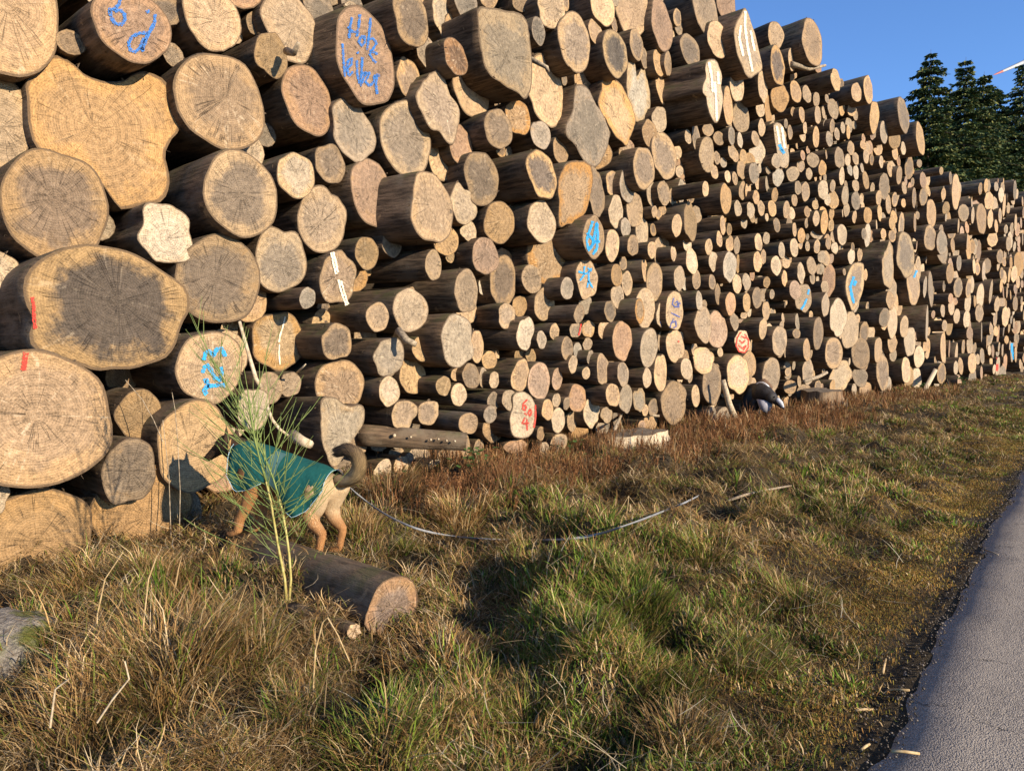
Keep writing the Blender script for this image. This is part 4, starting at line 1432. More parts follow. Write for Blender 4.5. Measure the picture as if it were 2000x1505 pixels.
def low(x, y):
    """trampled grass where the dog and the fallen log are"""
    k = np.ones_like(np.asarray(x, float))
    for (cx_, cy_, r_, f_) in ((2.95, 4.95, .50, .30), (2.55, 4.7, .45, .40), (2.6, 3.6, .40, .45), (2.65, 4.1, .38, .40), (3.0, 4.4, .35, .45), (2.3, 5.5, .6, .45), (1.5, 5.2, .7, .55), (2.75, 2.9, .3, .5), (2.2, 4.9, .4, .5)):
        k = np.minimum(k, 1 - (1 - f_) * np.exp(-(((x - cx_) ** 2 + (y - cy_) ** 2) / r_ ** 2) ** 1.5))
    return k
def patch(x, y):
    x = np.asarray(x); y = np.asarray(y)
    a = .62 * vnoise(x * 1.15 + 60, y * 1.15 + 20) + .38 * vnoise(x * 4.1, y * 4.1 + 70)
    hn = vnoise(x * 3.4 + 40, y * 3.4 + 11)
    return (.42 + 1.05 * a) * (.62 + .45 * sstep(.2, .55, hn))
def zone(x, y):
    """probabilities of the tuft kinds"""
    d = y - road_edge(x)
    n1 = vnoise(x * .8 + 3, y * .8 + 7); n2 = vnoise(x * 1.7 + 13, y * 1.7 + 1)
    green = .75 * sstep(.54, .70, .55 * n1 + .45 * n2)
    green = green * (1 - .75 * sstep(3.2, 5.2, y))
    # green clumps in front of the middle
    for (gx, gy, gr_) in ((3.7, 2.5, .55), (4.4, 2.75, .6), (3.3, 1.75, .55), (2.35, 2.2, .5), (4.9, 3.6, .45), (3.9, 3.75, .25), (2.5, 1.45, .5), (3.1, 2.3, .4)):
        green = np.maximum(green, .95 * np.exp(-((x - gx) ** 2 + (y - gy) ** 2) / gr_ ** 2))
    rust = sstep(3.7, 5.0, y) * sstep(4.0, 5.2, x) * (1 - sstep(24, 34, x)) * sstep(.30, .55, n2 * .5 + .5 * vnoise(x * .6, y * .9 + 4))
    gold = (1 - sstep(.6, 1.7, d)) * .9
    far = sstep(9, 14, x) * (1 - sstep(4.4, 5.6, y))
    green = np.clip(np.maximum(green, far * .45 * sstep(.35, .6, n2)), 0, 1)
    return green, rust, gold

NT = 9600
az = np.radians(rng.uniform(-8, 92, NT * 5))
rad = 1.2 + (rng.random(NT * 5) ** 1.9) * 52
tx, ty = rad * np.cos(az), rad * np.sin(az)
ok = (ty > road_edge(tx) + .14) & (ty < 7.15) & (tx > -.6)
ok &= ~((ty < road_edge(tx) + .24) & (rng.random(len(tx)) < .60))
ok &= (vnoise(tx * 3.4 + 40, ty * 3.4 + 11) > .22)
tx, ty, rad = tx[ok][:NT], ty[ok][:NT], rad[ok][:NT]
ex = 1.2 + rng.random(2600) ** 1.6 * 20
ey = road_edge(ex) + .17 + rng.random(2600) ** 1.2 * 1.5
tx = np.concatenate([tx, ex]); ty = np.concatenate([ty, ey]); rad = np.concatenate([rad, np.hypot(ex, ey)])
green, rust, gold = zone(tx, ty)
u = rng.random(len(tx))
kind = np.where(u < rust * .72, 3, np.where(rng.random(len(tx)) < green, 1, np.where(rng.random(len(tx)) < gold, 4, np.where(rng.random(len(tx)) < .24, 2, 0))))
Vs, Fs, Cs, off = [], [], [], 0
names = ['straw', 'green', 'moss', 'rust', 'gold']
for kd in range(5):
    sel = np.where(kind == kd)[0]
    if len(sel) == 0: continue
    nb = {0: 34, 1: 32, 2: 34, 3: 22, 4: 44}[kd]
    rep = np.repeat(sel, nb); n = len(rep)
    dist = rad[rep]
    d = ty[rep] - road_edge(tx[rep])
    tall = .45 + .55 * sstep(.4, 2.0, d)
    if kd == 4: tall *= .62
    sprd = {0: .13, 1: .085, 2: .10, 3: .11, 4: .12}[kd] * (1 + dist * .03)
    a0 = rng.random(n) * 6.283
    rr_ = np.sqrt(rng.random(n)) * sprd
    bx = tx[rep] + rr_ * np.cos(a0); by = ty[rep] + rr_ * np.sin(a0)
    dome = (rng.random(len(tx)) ** 1.5 * .13 * (kind == 0) + rng.random(len(tx)) * .05)[rep] * tall * (1 - (rr_ / (sprd * 1.05)) ** 2)
    bz = H(bx, by) - .008 + dome
    tl = rng.lognormal(0, .28, len(tx))[rep]
    ln = low(bx, by) * {0: .12, 1: .11, 2: .08, 3: .22, 4: .07}[kd] * tall * tl * rng.uniform(.55, 1.3, n)
    lean = (rng.random(len(tx)) * 6.283)[rep]
    da = a0 + rng.normal(0, .7, n)
    if kd in (0, 2):       # matted dead grass lies over, mostly one way per tuft
        da = np.where(rng.random(n) < .6, lean + rng.normal(0, .6, n), da)
    up = {0: rng.uniform(.55, 1.5, n), 1: rng.uniform(.05, .75, n), 2: rng.uniform(.3, 1.0, n), 3: rng.uniform(.0, .55, n), 4: rng.uniform(.3, 1.2, n)}[kd]
    dr = {0: rng.uniform(.2, 1.5, n), 1: rng.uniform(.3, 1.5, n), 2: rng.uniform(.4, 1.6, n), 3: rng.uniform(.0, .8, n), 4: rng.uniform(.2, 1.2, n)}[kd]
    wd = {0: .0034, 1: .0052, 2: .0034, 3: .0030, 4: .0034}[kd] * rng.uniform(.7, 1.5, n) * (1 + np.clip(dist - 3, 0, 60) * .16)
    pal = PAL[names[kd]]
    tuftc = rng.integers(0, len(pal), len(tx))[rep]
    ci = np.where(rng.random(n) < .5, tuftc, rng.integers(0, len(pal), n))
    cc = pal[ci] * rng.uniform(.7, 1.25, (n, 1))
    if kd == 1:      # dead blades among the green
        dead = rng.random(n) < .45
        cc[dead] = PAL['straw'][rng.integers(0, 7, dead.sum())]
    if kd == 3:
        dead = rng.random(n) < .32
        cc[dead] = PAL['straw'][rng.integers(0, 7, dead.sum())] * .85
    if kd == 0:
        gg = rng.random(n) < .10
        cc[gg] = PAL['moss'][rng.integers(0, 4, gg.sum())]
    cc = cc * patch(bx, by)[:, None]
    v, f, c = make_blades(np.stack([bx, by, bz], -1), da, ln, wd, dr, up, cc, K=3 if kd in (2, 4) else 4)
    Vs.append(v); Fs.append(f + off); Cs.append(c); off += len(v)
grass = np_mesh('grass', np.concatenate(Vs), np.concatenate(Fs), M_BLADE, [('bc', 'FLOAT_COLOR', np.concatenate(Cs))])
tag(grass, 'matted dead straw grass and green tufts covering the verge', 'grass', None, 'stuff')

# ---- rust-brown dried weeds: branching stems with seed scales
n = 1500
az = np.radians(rng.uniform(8, 52, n * 6)); rad = 5.5 + (rng.random(n * 6) ** 1.4) * 20
wx, wy = rad * np.cos(az), rad * np.sin(az)
_, ru, _ = zone(wx, wy)
ok = (rng.random(n * 6) < ru) & (wy < 6.4)
wx, wy = wx[ok][:n], wy[ok][:n]; n = len(wx)
hgt = rng.uniform(.15, .36, n)
lean = rng.normal(0, .22, (n, 2)) + np.array([.10, -.04])
m_ = 30
k = np.repeat(np.arange(n), m_); q_ = rng.random(n * m_) ** .7
base = np.stack([wx[k] + lean[k, 0] * q_ * hgt[k], wy[k] + lean[k, 1] * q_ * hgt[k], H(wx[k], wy[k]) + q_ * hgt[k]], -1)
ds = np.hypot(wx, wy)[k]
cc = PAL['rust'][rng.integers(0, 4, n * m_)] * rng.uniform(.7, 1.35, (n * m_, 1))
v1, f1, c1 = make_blades(base, rng.random(n * m_) * 6.283, rng.uniform(.03, .10, n * m_) * (1.15 - q_), .005 * (1 + ds * .08) * rng.uniform(.6, 1.6, n * m_), rng.uniform(0, .5, n * m_), rng.uniform(.2, .9, n * m_), cc)
b2 = np.stack([wx, wy, H(wx, wy) - .01], -1)
v2, f2, c2 = make_blades(b2, np.arctan2(lean[:, 1], lean[:, 0]), hgt * 1.05, .006 * (1 + np.hypot(wx, wy) * .06), np.full(n, .1), np.hypot(lean[:, 0], lean[:, 1]), PAL['rust'][rng.integers(0, 4, n)] * .8)
weeds = np_mesh('dried_weeds', np.concatenate([v1, v2]), np.concatenate([f1, f2 + len(v1)]), M_BLADE, [('bc', 'FLOAT_COLOR', np.concatenate([c1, c2]))])
tag(weeds, 'rust-brown dried weeds along the foot of the timber wall', 'weeds', None, 'stuff')

# ---- long drooping tussock grass: the overhanging cushion by the big trunk ends and other cushions
TUS = [  # px, py, radius m, blades, length, lean azimuth (world) or None, green share
 (300, 1170, .30, 2200, .46, math.radians(215), .22), (150, 1180, .28, 1500, .46, math.radians(190), .15), (420, 1125, .24, 1100, .32, None, .25),
 (330, 1330, .26, 1300, .40, None, .18), (470, 1330, .22, 1000, .42, math.radians(250), .2), (150, 1400, .3, 1000, .32, None, .15),
 (760, 985, .34, 1500, .46, None, .12), (900, 1010, .3, 900, .36, None, .08), (860, 1290, .3, 1100, .26, None, .05), (700, 1040, .25, 700, .34, None, .2),
 (1230, 1190, .26, 1300, .26, None, .85), (1130, 1270, .22, 900, .24, None, .8), (1290, 1350, .25, 1000, .26, math.radians(250), .65),
 (1380, 1080, .26, 800, .26, None, .6), (1480, 1000, .24, 700, .26, None, .5), (790, 1100, .08, 200, .20, None, .95), (1040, 1430, .18, 600, .26, None, .55),
 (740, 1460, .22, 700, .30, None, .7), (600, 1430, .22, 600, .26, None, .45), (1460, 1300, .24, 800, .24, math.radians(300), .5), (1560, 1180, .3, 800, .20, None, .5),
 (1640, 1030, .3, 600, .22, None, .5), (1750, 920, .4, 600, .22, None, .55), (1060, 1130, .25, 600, .22, None, .45), (950, 1400, .2, 600, .22, None, .2),
 (1330, 1440, .2, 600, .22, None, .15), (60, 1300, .25, 500, .35, math.radians(200), .2), (230, 1480, .3, 600, .3, None, .25), (1110, 880, .3, 400, .3, None, .3),
]
Vs, Fs, Cs, off = [], [], [], 0
for (px, py, R, n, ln, lz, gsh) in TUS:
    c = ground_pt(px, py)
    a0 = rng.random(n) * 6.283; rr_ = np.sqrt(rng.random(n)) * R * .75
    bx = c.x + rr_ * np.cos(a0); by = c.y + rr_ * np.sin(a0)
    bz = H(bx, by) - .01
    da = a0 + rng.normal(0, .5, n)
    if lz is not None: da = np.where(rng.random(n) < .7, lz + rng.normal(0, .5, n), da)
    gsel = rng.random(n) < gsh
    pick = PAL['straw'][rng.integers(0, 7, n)]
    pick = np.where(gsel[:, None], np.where(rng.random(n)[:, None] < .5, PAL['green'][rng.integers(0, 5, n)], PAL['moss'][rng.integers(0, 4, n)]), pick)
    v, f, cq = make_blades(np.stack([bx, by, bz], -1), da, low(bx, by) * ln * (.95 if px < 500 else .72) * rng.uniform(.5, 1.25, n), .0045 * rng.uniform(.6, 1.4, n) * (1 + max(0, c.length - 3) * .07),
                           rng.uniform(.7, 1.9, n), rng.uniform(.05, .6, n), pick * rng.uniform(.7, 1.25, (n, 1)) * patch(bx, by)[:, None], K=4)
    Vs.append(v); Fs.append(f + off); Cs.append(cq); off += len(v)
tus = np_mesh('tussock_grass', np.concatenate(Vs), np.concatenate(Fs), M_BLADE, [('bc', 'FLOAT_COLOR', np.concatenate(Cs))])
tag(tus, 'long drooping tussocks of dead and green grass', 'grass', None, 'stuff')

# ---- thatch: short matted dead blades over the soil
n = 75000
az = np.radians(rng.uniform(-6, 92, n * 2)); rad = 1.4 + (rng.random(n * 2) ** 1.5) * 24
hx, hy = rad * np.cos(az), rad * np.sin(az)
ok = (hy > road_edge(hx) + .16 + .25 * rng.random(n * 2)) & (hy < 7.0)
hx, hy, rad = hx[ok][:n], hy[ok][:n], rad[ok][:n]; n = len(hx)
cc = PAL['straw'][rng.integers(0, 7, n)] * rng.uniform(.45, 1.15, (n, 1)) * patch(hx, hy)[:, None]
mm = rng.random(n) < .18
cc[mm] = PAL['moss'][rng.integers(0, 4, mm.sum())]
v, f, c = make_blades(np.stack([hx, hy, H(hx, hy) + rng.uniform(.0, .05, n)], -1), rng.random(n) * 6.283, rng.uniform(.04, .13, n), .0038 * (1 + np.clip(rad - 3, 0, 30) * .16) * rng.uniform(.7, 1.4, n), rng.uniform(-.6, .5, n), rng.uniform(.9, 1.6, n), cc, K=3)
th = np_mesh('thatch', v, f, M_BLADE, [('bc', 'FLOAT_COLOR', c)])
tag(th, 'short matted thatch of dead grass over the soil', 'grass', None, 'stuff')

# ---- loose straws and pale stalks lying about
n = 1500
az = np.radians(rng.uniform(0, 88, n * 3)); rad = 1.6 + (rng.random(n * 3) ** 1.5) * 14
sx_, sy_ = rad * np.cos(az), rad * np.sin(az)
ok = (sy_ > road_edge(sx_) + .3) & (sy_ < 6.6)
sx_, sy_ = sx_[ok][:n], sy_[ok][:n]; n = len(sx_)
cc = np.array([(.50, .40, .24), (.42, .31, .17), (.56, .47, .31), (.34, .23, .11)])[rng.integers(0, 4, n)]
v, f, c = make_blades(np.stack([sx_, sy_, H(sx_, sy_) + rng.uniform(.03, .16, n)], -1), rng.random(n) * 6.283, rng.uniform(.08, .30, n),
                      .0035 * (1 + np.clip(rad[ok][:n] - 3, 0, 20) * .1), rng.uniform(-.4, .6, n), rng.uniform(1.0, 1.6, n), cc)
straw = np_mesh('loose_straw', v, f, M_BLADE, [('bc', 'FLOAT_COLOR', c)])
tag(straw, 'pale loose straws strewn over the grass', 'straw', None, 'stuff')
# ---- grit and crumbs at the road edge
n = 5200
gx = 1.5 + (rng.random(n) ** 1.7) * 18
gy = road_edge(gx) + np.abs(rng.normal(.10, .16, n)) - .05
s = rng.uniform(.002, .007, n) * (1 + .03 * gx)
octo = np.array([(1, 0, 0), (0, 1, 0), (-1, 0, 0), (0, -1, 0), (0, 0, .8), (0, 0, -.8)])
tri = np.array([(0, 1, 4), (1, 2, 4), (2, 3, 4), (3, 0, 4), (1, 0, 5), (2, 1, 5), (3, 2, 5), (0, 3, 5)])
V = (octo[None] * s[:, None, None] * rng.uniform(.6, 1.4, (n, 6, 1))) + np.stack([gx, gy, H(gx, gy) + s * .2], -1)[:, None]
F = (tri[None] + (np.arange(n) * 6)[:, None, None]).reshape(-1, 3)
gc = np.array([(.15, .125, .10), (.09, .075, .055), (.24, .20, .16), (.06, .05, .04)])[rng.integers(0, 4, n)]
C4 = np.repeat(np.concatenate([gc, np.ones((n, 1))], 1), 6, 0)
grit = np_mesh('grit', V.reshape(-1, 3), F, M_BLADE, [('bc', 'FLOAT_COLOR', C4)], False)
tag(grit, 'stones and crumbs scattered along the lane edge', 'gravel', None, 'stuff')
# ------------------------------------------------------------------ single things on the verge
M_WOODG = simple_mat('weathered_stick', (.16, .12, .08), (.42, .33, .22), 30, .85, .5, .008)
M_PALEW = simple_mat('pale_dry_stick', (.34, .25, .15), (.58, .47, .32), 25, .8, .4, .006)
M_STALK = simple_mat('dry_stalk', (.34, .22, .09), (.52, .38, .20), 40, .8, .2, .003)

def lying_log(name, a, b, ra, rb, label, face_tone='t', cat='log', N=26, seed=1, bend=.0, cut_start=False):
    """log between two points; the cut end shows at b"""
    a, b = Vector(a), Vector(b)
    r = random.Random(seed)
    ax = (a - b); L = ax.length; ax.normalize()
    e = ax.cross(Vector((0, 0, 1))).normalized(); e = -e
    up = e.cross(ax) if e.cross(ax).z > 0 else -e.cross(ax)
    V, F, bp = [], [], []
    st = [0, .02, .1] + [L * i / 9 for i in range(2, 10)]
    ol = outline_from(1, 1, N, .08, r)
    sd = r.uniform(0, 30)
    for s in st:
        R = rb + (ra - rb) * s / L
        off = up * (bend * math.sin(s / L * 3.14))
        for k, (x, y) in enumerate(ol):
            q = R * (1 + .05 * mnoise.noise(Vector((x * 1.7 + sd, y * 1.7, s * 3))))
            V.append(b + ax * s + e * (x * q) + up * (y * q) + off); bp.append((x * R + sd, y * R, s))
    for i in range(len(st) - 1):
        for k in range(N):
            k2 = (k + 1) % N
            F.append((i * N + k, (i + 1) * N + k, (i + 1) * N + k2, i * N + k2))
    V.append(a); bp.append((sd, 0, L)); c = len(V) - 1; o0 = (len(st) - 1) * N
    for k in range(N): F.append((c, o0 + (k + 1) % N, o0 + k))
    lo = mesh_obj(name, [v - b for v in V], F, M_BARK, None, True, [('bp', 'FLOAT_VECTOR', bp), ('btone', 'FLOAT_COLOR', [(1.15, 1.05, .9, 1)] * len(V))])
    lo.location = b
    tag(lo, label, cat)
    rimc, heart, gy, ck, sk = TONES[face_tone]
    rimc = tuple(c * .75 for c in rimc); heart = tuple(c * .9 for c in heart)
    fv, ffc, fp, fc, fr = [Vector((0, 0, 0))], [], [(0, 0, sd)], [(1, 0, 0)], [0]
    for rn in RINGS:
        for k in range(N):
            q = V[k] - b
            jj = ax * (.05 * mnoise.noise(q * 30 + Vector((sd, 0, 0))) * (1 if rn < 1 else 0))
            fv.append(q * rn - ax * .001 + jj); fp.append((q.dot(e) * rn, q.dot(up) * rn, sd)); fc.append((q.dot(e) / q.length, q.dot(up) / q.length, rn)); fr.append(q.length * rn)
    for k in range(N): ffc.append((0, 1 + k, 1 + (k + 1) % N))
    for i in range(len(RINGS) - 1):
        A, B = 1 + i * N, 1 + (i + 1) * N
        for k in range(N):
            k2 = (k + 1) % N; ffc.append((A + k, B + k, B + k2, A + k2))
    nf = len(fv)
    mesh_obj('cut_end', fv, ffc, M_CUT, lo, True, [('fp', 'FLOAT_VECTOR', fp), ('fc', 'FLOAT_VECTOR', fc), ('fr', 'FLOAT', fr),
        ('rimc', 'FLOAT_COLOR', [rimc + (1,)] * nf), ('heartc', 'FLOAT_COLOR', [heart + (1,)] * nf), ('prm', 'FLOAT_COLOR', [(gy, ck, sk * .5, 1)] * nf)])
    return lo
def gz(px, py, z):
    """point on a pixel's ray at height z above the soil"""
    d = ray(px, py); zz = z
    for _ in range(10):
        t = (zz - CAM_H) / d.z; p = CAM + d * t; zz = float(H(p.x, p.y)) + z
    return p
bA = gz(470, 1078, .05); bB = gz(768, 1186, .075)
lying_log('fallen_log', bA, bB, .165, .165, 'fallen mossy log lying in the grass with a frayed cut end', 'B', seed=4)
p1 = gz(570, 1190, .04); p2 = gz(690, 1232, .035)
lying_log('thin_log', p1, p2, .045, .04, 'thin bark-covered log half buried under the fallen mossy log', 't', seed=6, N=16)
lying_log('grey_branch', gz(560, 1285, .03), gz(735, 1272, .03), .02, .025, 'grey weathered branch sunk in grass below the fallen log', 'y', 'branch', N=12, seed=8, bend=.02)
# the long pole-like log lying almost along the wall
q0 = at_y(910, 861, 5.9)
lying_log('pole_log', at_y(700, 848, 6.75), q0, .125, .105, 'slim dark log with knot scars jutting low above pale chunks', 'y', seed=12, N=22)
kn = bpy.data.objects['pole_log']
for i, (px, py) in enumerate([(769, 850), (801, 853), (840, 858), (855, 857), (871, 860), (887, 861)]):
    fpos = (px - 700) / 210
    c = at_y(px, py, 6.75 + (5.9 - 6.75) * fpos - .105)
    V, F = tube_geo([c - q0, c - q0 + Vector((.0, -.02, .0))], [.022 if i == 0 else .013, .018 if i == 0 else .010], 8)
    mesh_obj('knot_scar', V, F, M_PALEW, kn)

# stumps and chunks at the foot of the wall
def stump(name, px, py, Yd, r, h, label, tone, seed, topz=None):
    base = at_y(px, py, Yd); base.z = float(H(base.x, base.y)) - .05
    rr = random.Random(seed); N = 30
    ol = outline_from(r * 1.15, r, N, .22, rr); sd = rr.uniform(0, 9)
    V, F, bp = [], [], []
    zs = (0, .25, .5, .75, .95, 1)
    for z in zs:
        fl = 1 + .35 * (1 - z) ** 2
        for (x, y) in ol:
            q = fl * (1 + .05 * mnoise.noise(Vector((x * 6 + sd, y * 6, z * 3))))
            V.append(Vector((x * q, y * q, z * h * (1 + .10 * mnoise.noise(Vector((x * 5 + sd, y * 5, 0)))) + .06 * x))); bp.append((x, y + sd, z * h))
    for i in range(len(zs) - 1):
        for k in range(N):
            k2 = (k + 1) % N; F.append((i * N + k, i * N + k2, (i + 1) * N + k2, (i + 1) * N + k))
    o = mesh_obj(name, V, F, M_BARK if tone == 'bark' else M_PALEW, None, True, [('bp', 'FLOAT_VECTOR', bp), ('btone', 'FLOAT_COLOR', [(2.2, 1.9, 1.5, 1)] * len(V))])
    o.location = base; tag(o, label, 'stump')
    rimc, heart, gy, ck, sk = TONES['y']
    fv, ff_, fp, fc, fr = [Vector((0, 0, h))], [], [(0, 0, sd)], [(1, 0, 0)], [0]
    for rn in RINGS:
        for k in range(N):
            q = V[(len(zs) - 1) * N + k]
            fv.append(Vector((q.x * rn, q.y * rn, h + (q.z - h) * rn + .002))); fp.append((q.x * rn, q.y * rn, sd)); L = math.hypot(q.x, q.y); fc.append((q.x / L, q.y / L, rn)); fr.append(L * rn)
    for k in range(N): ff_.append((0, 1 + k, 1 + (k + 1) % N))
    for i in range(len(RINGS) - 1):
        A, B = 1 + i * N, 1 + (i + 1) * N
        for k in range(N): ff_.append((A + k, B + k, B + (k + 1) % N, A + (k + 1) % N))
    nf = len(fv)
    mesh_obj('cut_top', fv, ff_, M_CUT, o, True, [('fp', 'FLOAT_VECTOR', fp), ('fc', 'FLOAT_VECTOR', fc), ('fr', 'FLOAT', fr), ('rimc', 'FLOAT_COLOR', [tuple(c * .5 for c in rimc) + (1,)] * nf),
        ('heartc', 'FLOAT_COLOR', [tuple(c * .55 for c in heart) + (1,)] * nf), ('prm', 'FLOAT_COLOR', [(gy, .9, .1, 1)] * nf)])
    return o
stump('tree_stump', 1238, 838, 6.15, .40, .27, 'pale barkless stump with flat grey top at the foot of the wall', 'pale', 3)
stump('tree_stump', 1600, 800, 6.1, .46, .46, 'bark-covered stump standing beside the black dog', 'bark', 5)

def stick(name, pts, r0, r1, label, mat=None, cat='stick', n=7):
    P = [Vector(p) for p in pts]; o0 = P[0].copy()
    rad = [r0 + (r1 - r0) * i / (len(P) - 1) for i in range(len(P))]
    o = tube(name, [p - o0 for p in P], rad, mat or M_PALEW, None, n, rough=.15, seed=r0 * 99)
    o.location = o0; tag(o, label, cat); return o
stick('leaning_stick', [at_y(1436, 818, 6.1), at_y(1425, 790, 6.15), at_y(1412, 742, 6.25)], .075, .05, 'pale round stick leaning against the big whitish log end')
pl = [at_y(1806, 762, 5.9), at_y(1834, 709, 6.2)]
stick('leaning_plank', [pl[0], (pl[0] + pl[1]) / 2, pl[1]], .11, .11, 'pale squared timber leaning on the wall under narrow log ends', M_PALEW, 'timber', 4)
stick('dead_branch', [at_y(468, 628, 6.1), at_y(478, 665, 6.02), at_y(488, 700, 6.0), at_y(500, 740, 5.95), at_y(510, 757, 5.95)], .014, .020, 'thin pale dead branch hanging in front of the ochre split log', M_PALEW, 'branch')
stick('dead_branch', [at_y(522, 795, 5.9), at_y(532, 820, 5.85), at_y(546, 838, 5.8), at_y(562, 850, 5.8)], .016, .012, 'crooked pale branch just above the green-coated dog', M_PALEW, 'branch')
stick('bark_shard', [at_y(778, 645, 6.3), at_y(795, 665, 6.15), at_y(812, 672, 6.05)], .05, .03, 'dark torn bark shard sticking out above the red-dotted end', M_WOODG, 'bark piece')
stick('bark_shard', [at_y(560, 100, 6.5), at_y(574, 104, 6.3), at_y(583, 84, 6.2)], .04, .02, 'dark curled bark shard in front of the tall upper oval end', M_WOODG, 'bark piece')
stick('bark_shard', [at_y(1020, 110, 6.6), at_y(1042, 118, 6.4), at_y(1068, 132, 6.2), at_y(1071, 140, 6.18)], .045, .02, 'dark bark shard hanging before the pale starred end', M_WOODG, 'bark piece')
stick('splinter_stick', [at_y(580, 728, 6.35), at_y(590, 718, 6.2), at_y(597, 711, 6.1)], .012, .005, 'thin white splinter sticking up from a small tan end', M_SPL, 'splinter')
stick('bark_shard', [at_y(570, 850, 6.0), at_y(590, 862, 5.85), at_y(607, 868, 5.75)], .06, .04, 'pinkish torn bark piece above the back of the green-coated dog', M_PALEW, 'bark piece')
stick('bark_shard', [at_y(1545, 125, 6.4), at_y(1580, 135, 6.2), at_y(1612, 128, 6.0)], .07, .03, 'dark bark strip jutting out under the thick top log', M_WOODG, 'bark piece')
stick('dead_branch', [at_y(1570, 745, 6.1), at_y(1600, 735, 6.0), at_y(1615, 727, 5.9)], .05, .04, 'dark broken branch above the bark-covered stump', M_WOODG, 'branch')
stick('dead_branch', [gz(1420, 978, .10), gz(1455, 966, .12), gz(1490, 958, .12), gz(1545, 948, .10)], .014, .010, 'crooked grey stick lying in the grass before the rust weeds', M_WOODG, 'stick')
stick('dead_branch', [gz(1200, 838, .25), gz(1215, 806, .35), gz(1288, 812, .35)], .03, .02, 'grey branch resting on the pale flat stump', M_WOODG, 'branch')
for i, (a, b, lab) in enumerate([((1735, 1352), (1776, 1352), 'thin straight wood chip lying on bare soil by the lane'), ((1670, 1392), (1706, 1390), 'short flat wood chip on grit by the lane'),
        ((1740, 1472), (1796, 1477), 'flat wood sliver lying on the asphalt edge'), ((1724, 1318), (1730, 1290), 'small curved pale stick on bare soil by the lane'),
        ((1682, 1470), (1698, 1458), 'tiny straw-coloured chip at the crumbling lane edge'), ((1925, 1077), (1950, 1086), 'dark thin twig lying on the asphalt'), ((1892, 1102), (1908, 1102), 'tiny light chip at the lane edge beside a dark twig')]):
    A, B = ground_pt(*a), ground_pt(*b)
    A.z += .012; B.z += .012
    rr_ = .007 if i != 5 else .006
    stick('wood_chip', [A, (A + B) / 2 + Vector((0, 0, .003)), B], rr_, rr_ * .7, lab, M_WOODG if i == 5 else M_STALK, 'wood chip', 5)

# mossy boulder cut by the left border
def mossy():
    q = NB('mossy_stone')
    tc = q.n('ShaderNodeTexCoord').outputs['Object']
    n1 = q.noise(tc, 6, 5, .6); n2 = q.noise(tc, 40, 4, .7)
    c = q.mix(q.rng(n2, .3, .7), (.13, .11, .09), (.30, .26, .21))
    geo = q.n('ShaderNodeNewGeometry'); sg = q.n('ShaderNodeSeparateXYZ'); q.l(geo.outputs['Normal'], sg.inputs[0])
    c = q.mix(q.rng(n1, .42, .6), c, (.11, .115, .025))
    q.bump(q.math('ADD', n1, n2), .9, .03)
    return q.fin(c, .9, .2)
bc = gz(10, 1290, .05)
V, F = [], []
nu, nv_ = 28, 18
for j in range(nv_ + 1):
    ph = math.pi * j / nv_
    for i in range(nu):
        a = 2 * math.pi * i / nu
        d = Vector((math.cos(a) * math.sin(ph), math.sin(a) * math.sin(ph), math.cos(ph)))
        q = 1 + .22 * mnoise.noise(d * 1.6 + Vector((3, 1, 2))) + .06 * mnoise.noise(d * 5)
        V.append(Vector((d.x * .24 * q, d.y * .26 * q, d.z * .25 * q)))
for j in range(nv_):
    for i in range(nu):
        i2 = (i + 1) % nu; F.append((j * nu + i, (j + 1) * nu + i, (j + 1) * nu + i2, j * nu + i2))
bo = mesh_obj('boulder', V, F, mossy()); bo.location = bc
tag(bo, 'mossy grey boulder sunk in the dead grass below the big trunks', 'boulder')

# ---- broom shrub: two pale stems and many green rods
M_BROOM = simple_mat('broom_green', (.12, .17, .04), (.21, .25, .07), 30, .6, .1, .003)
M_BSTEM = simple_mat('broom_stem', (.30, .25, .06), (.46, .38, .14), 30, .6, .1, .003)
base = ground_pt(563, 1195)
t0 = (base - CAM).dot(forward)
br = empty('broom_shrub', base)
tag(br, 'slender green broom shrub in front of the green-coated dog', 'shrub')
def bpt(px, py, dt=0.0): return at_t(px, py, t0 + dt) - base
stems = [[(563,1195,0),(568,1130,0),(565,1085,.02),(559,1040,.04),(552,1000,.06),(544,968,.08),(534,935,.10),(522,905,.12),(505,870,.14),(484,825,.18),(462,785,.22),(438,745,.26),(405,690,.3)],
         [(561,1195,0),(556,1130,-.04),(545,1075,-.06),(537,1030,-.08),(530,985,-.10),(520,940,-.12),(508,900,-.14),(497,855,-.16),(488,800,-.18),(484,760,-.2)]]
rb = random.Random(21)
for st in stems:
    pts = [bpt(*p) for p in st]
    lower = pts[:6]; 
    mesh_obj('stem', *tube_geo(lower, [.0085 - .0006 * i for i in range(len(lower))], 6), M_BSTEM, br)
    mesh_obj('stem', *tube_geo(pts[5:], [.0055 - .0004 * i for i in range(len(pts) - 5)], 6), M_BROOM, br)
rods = Geo()
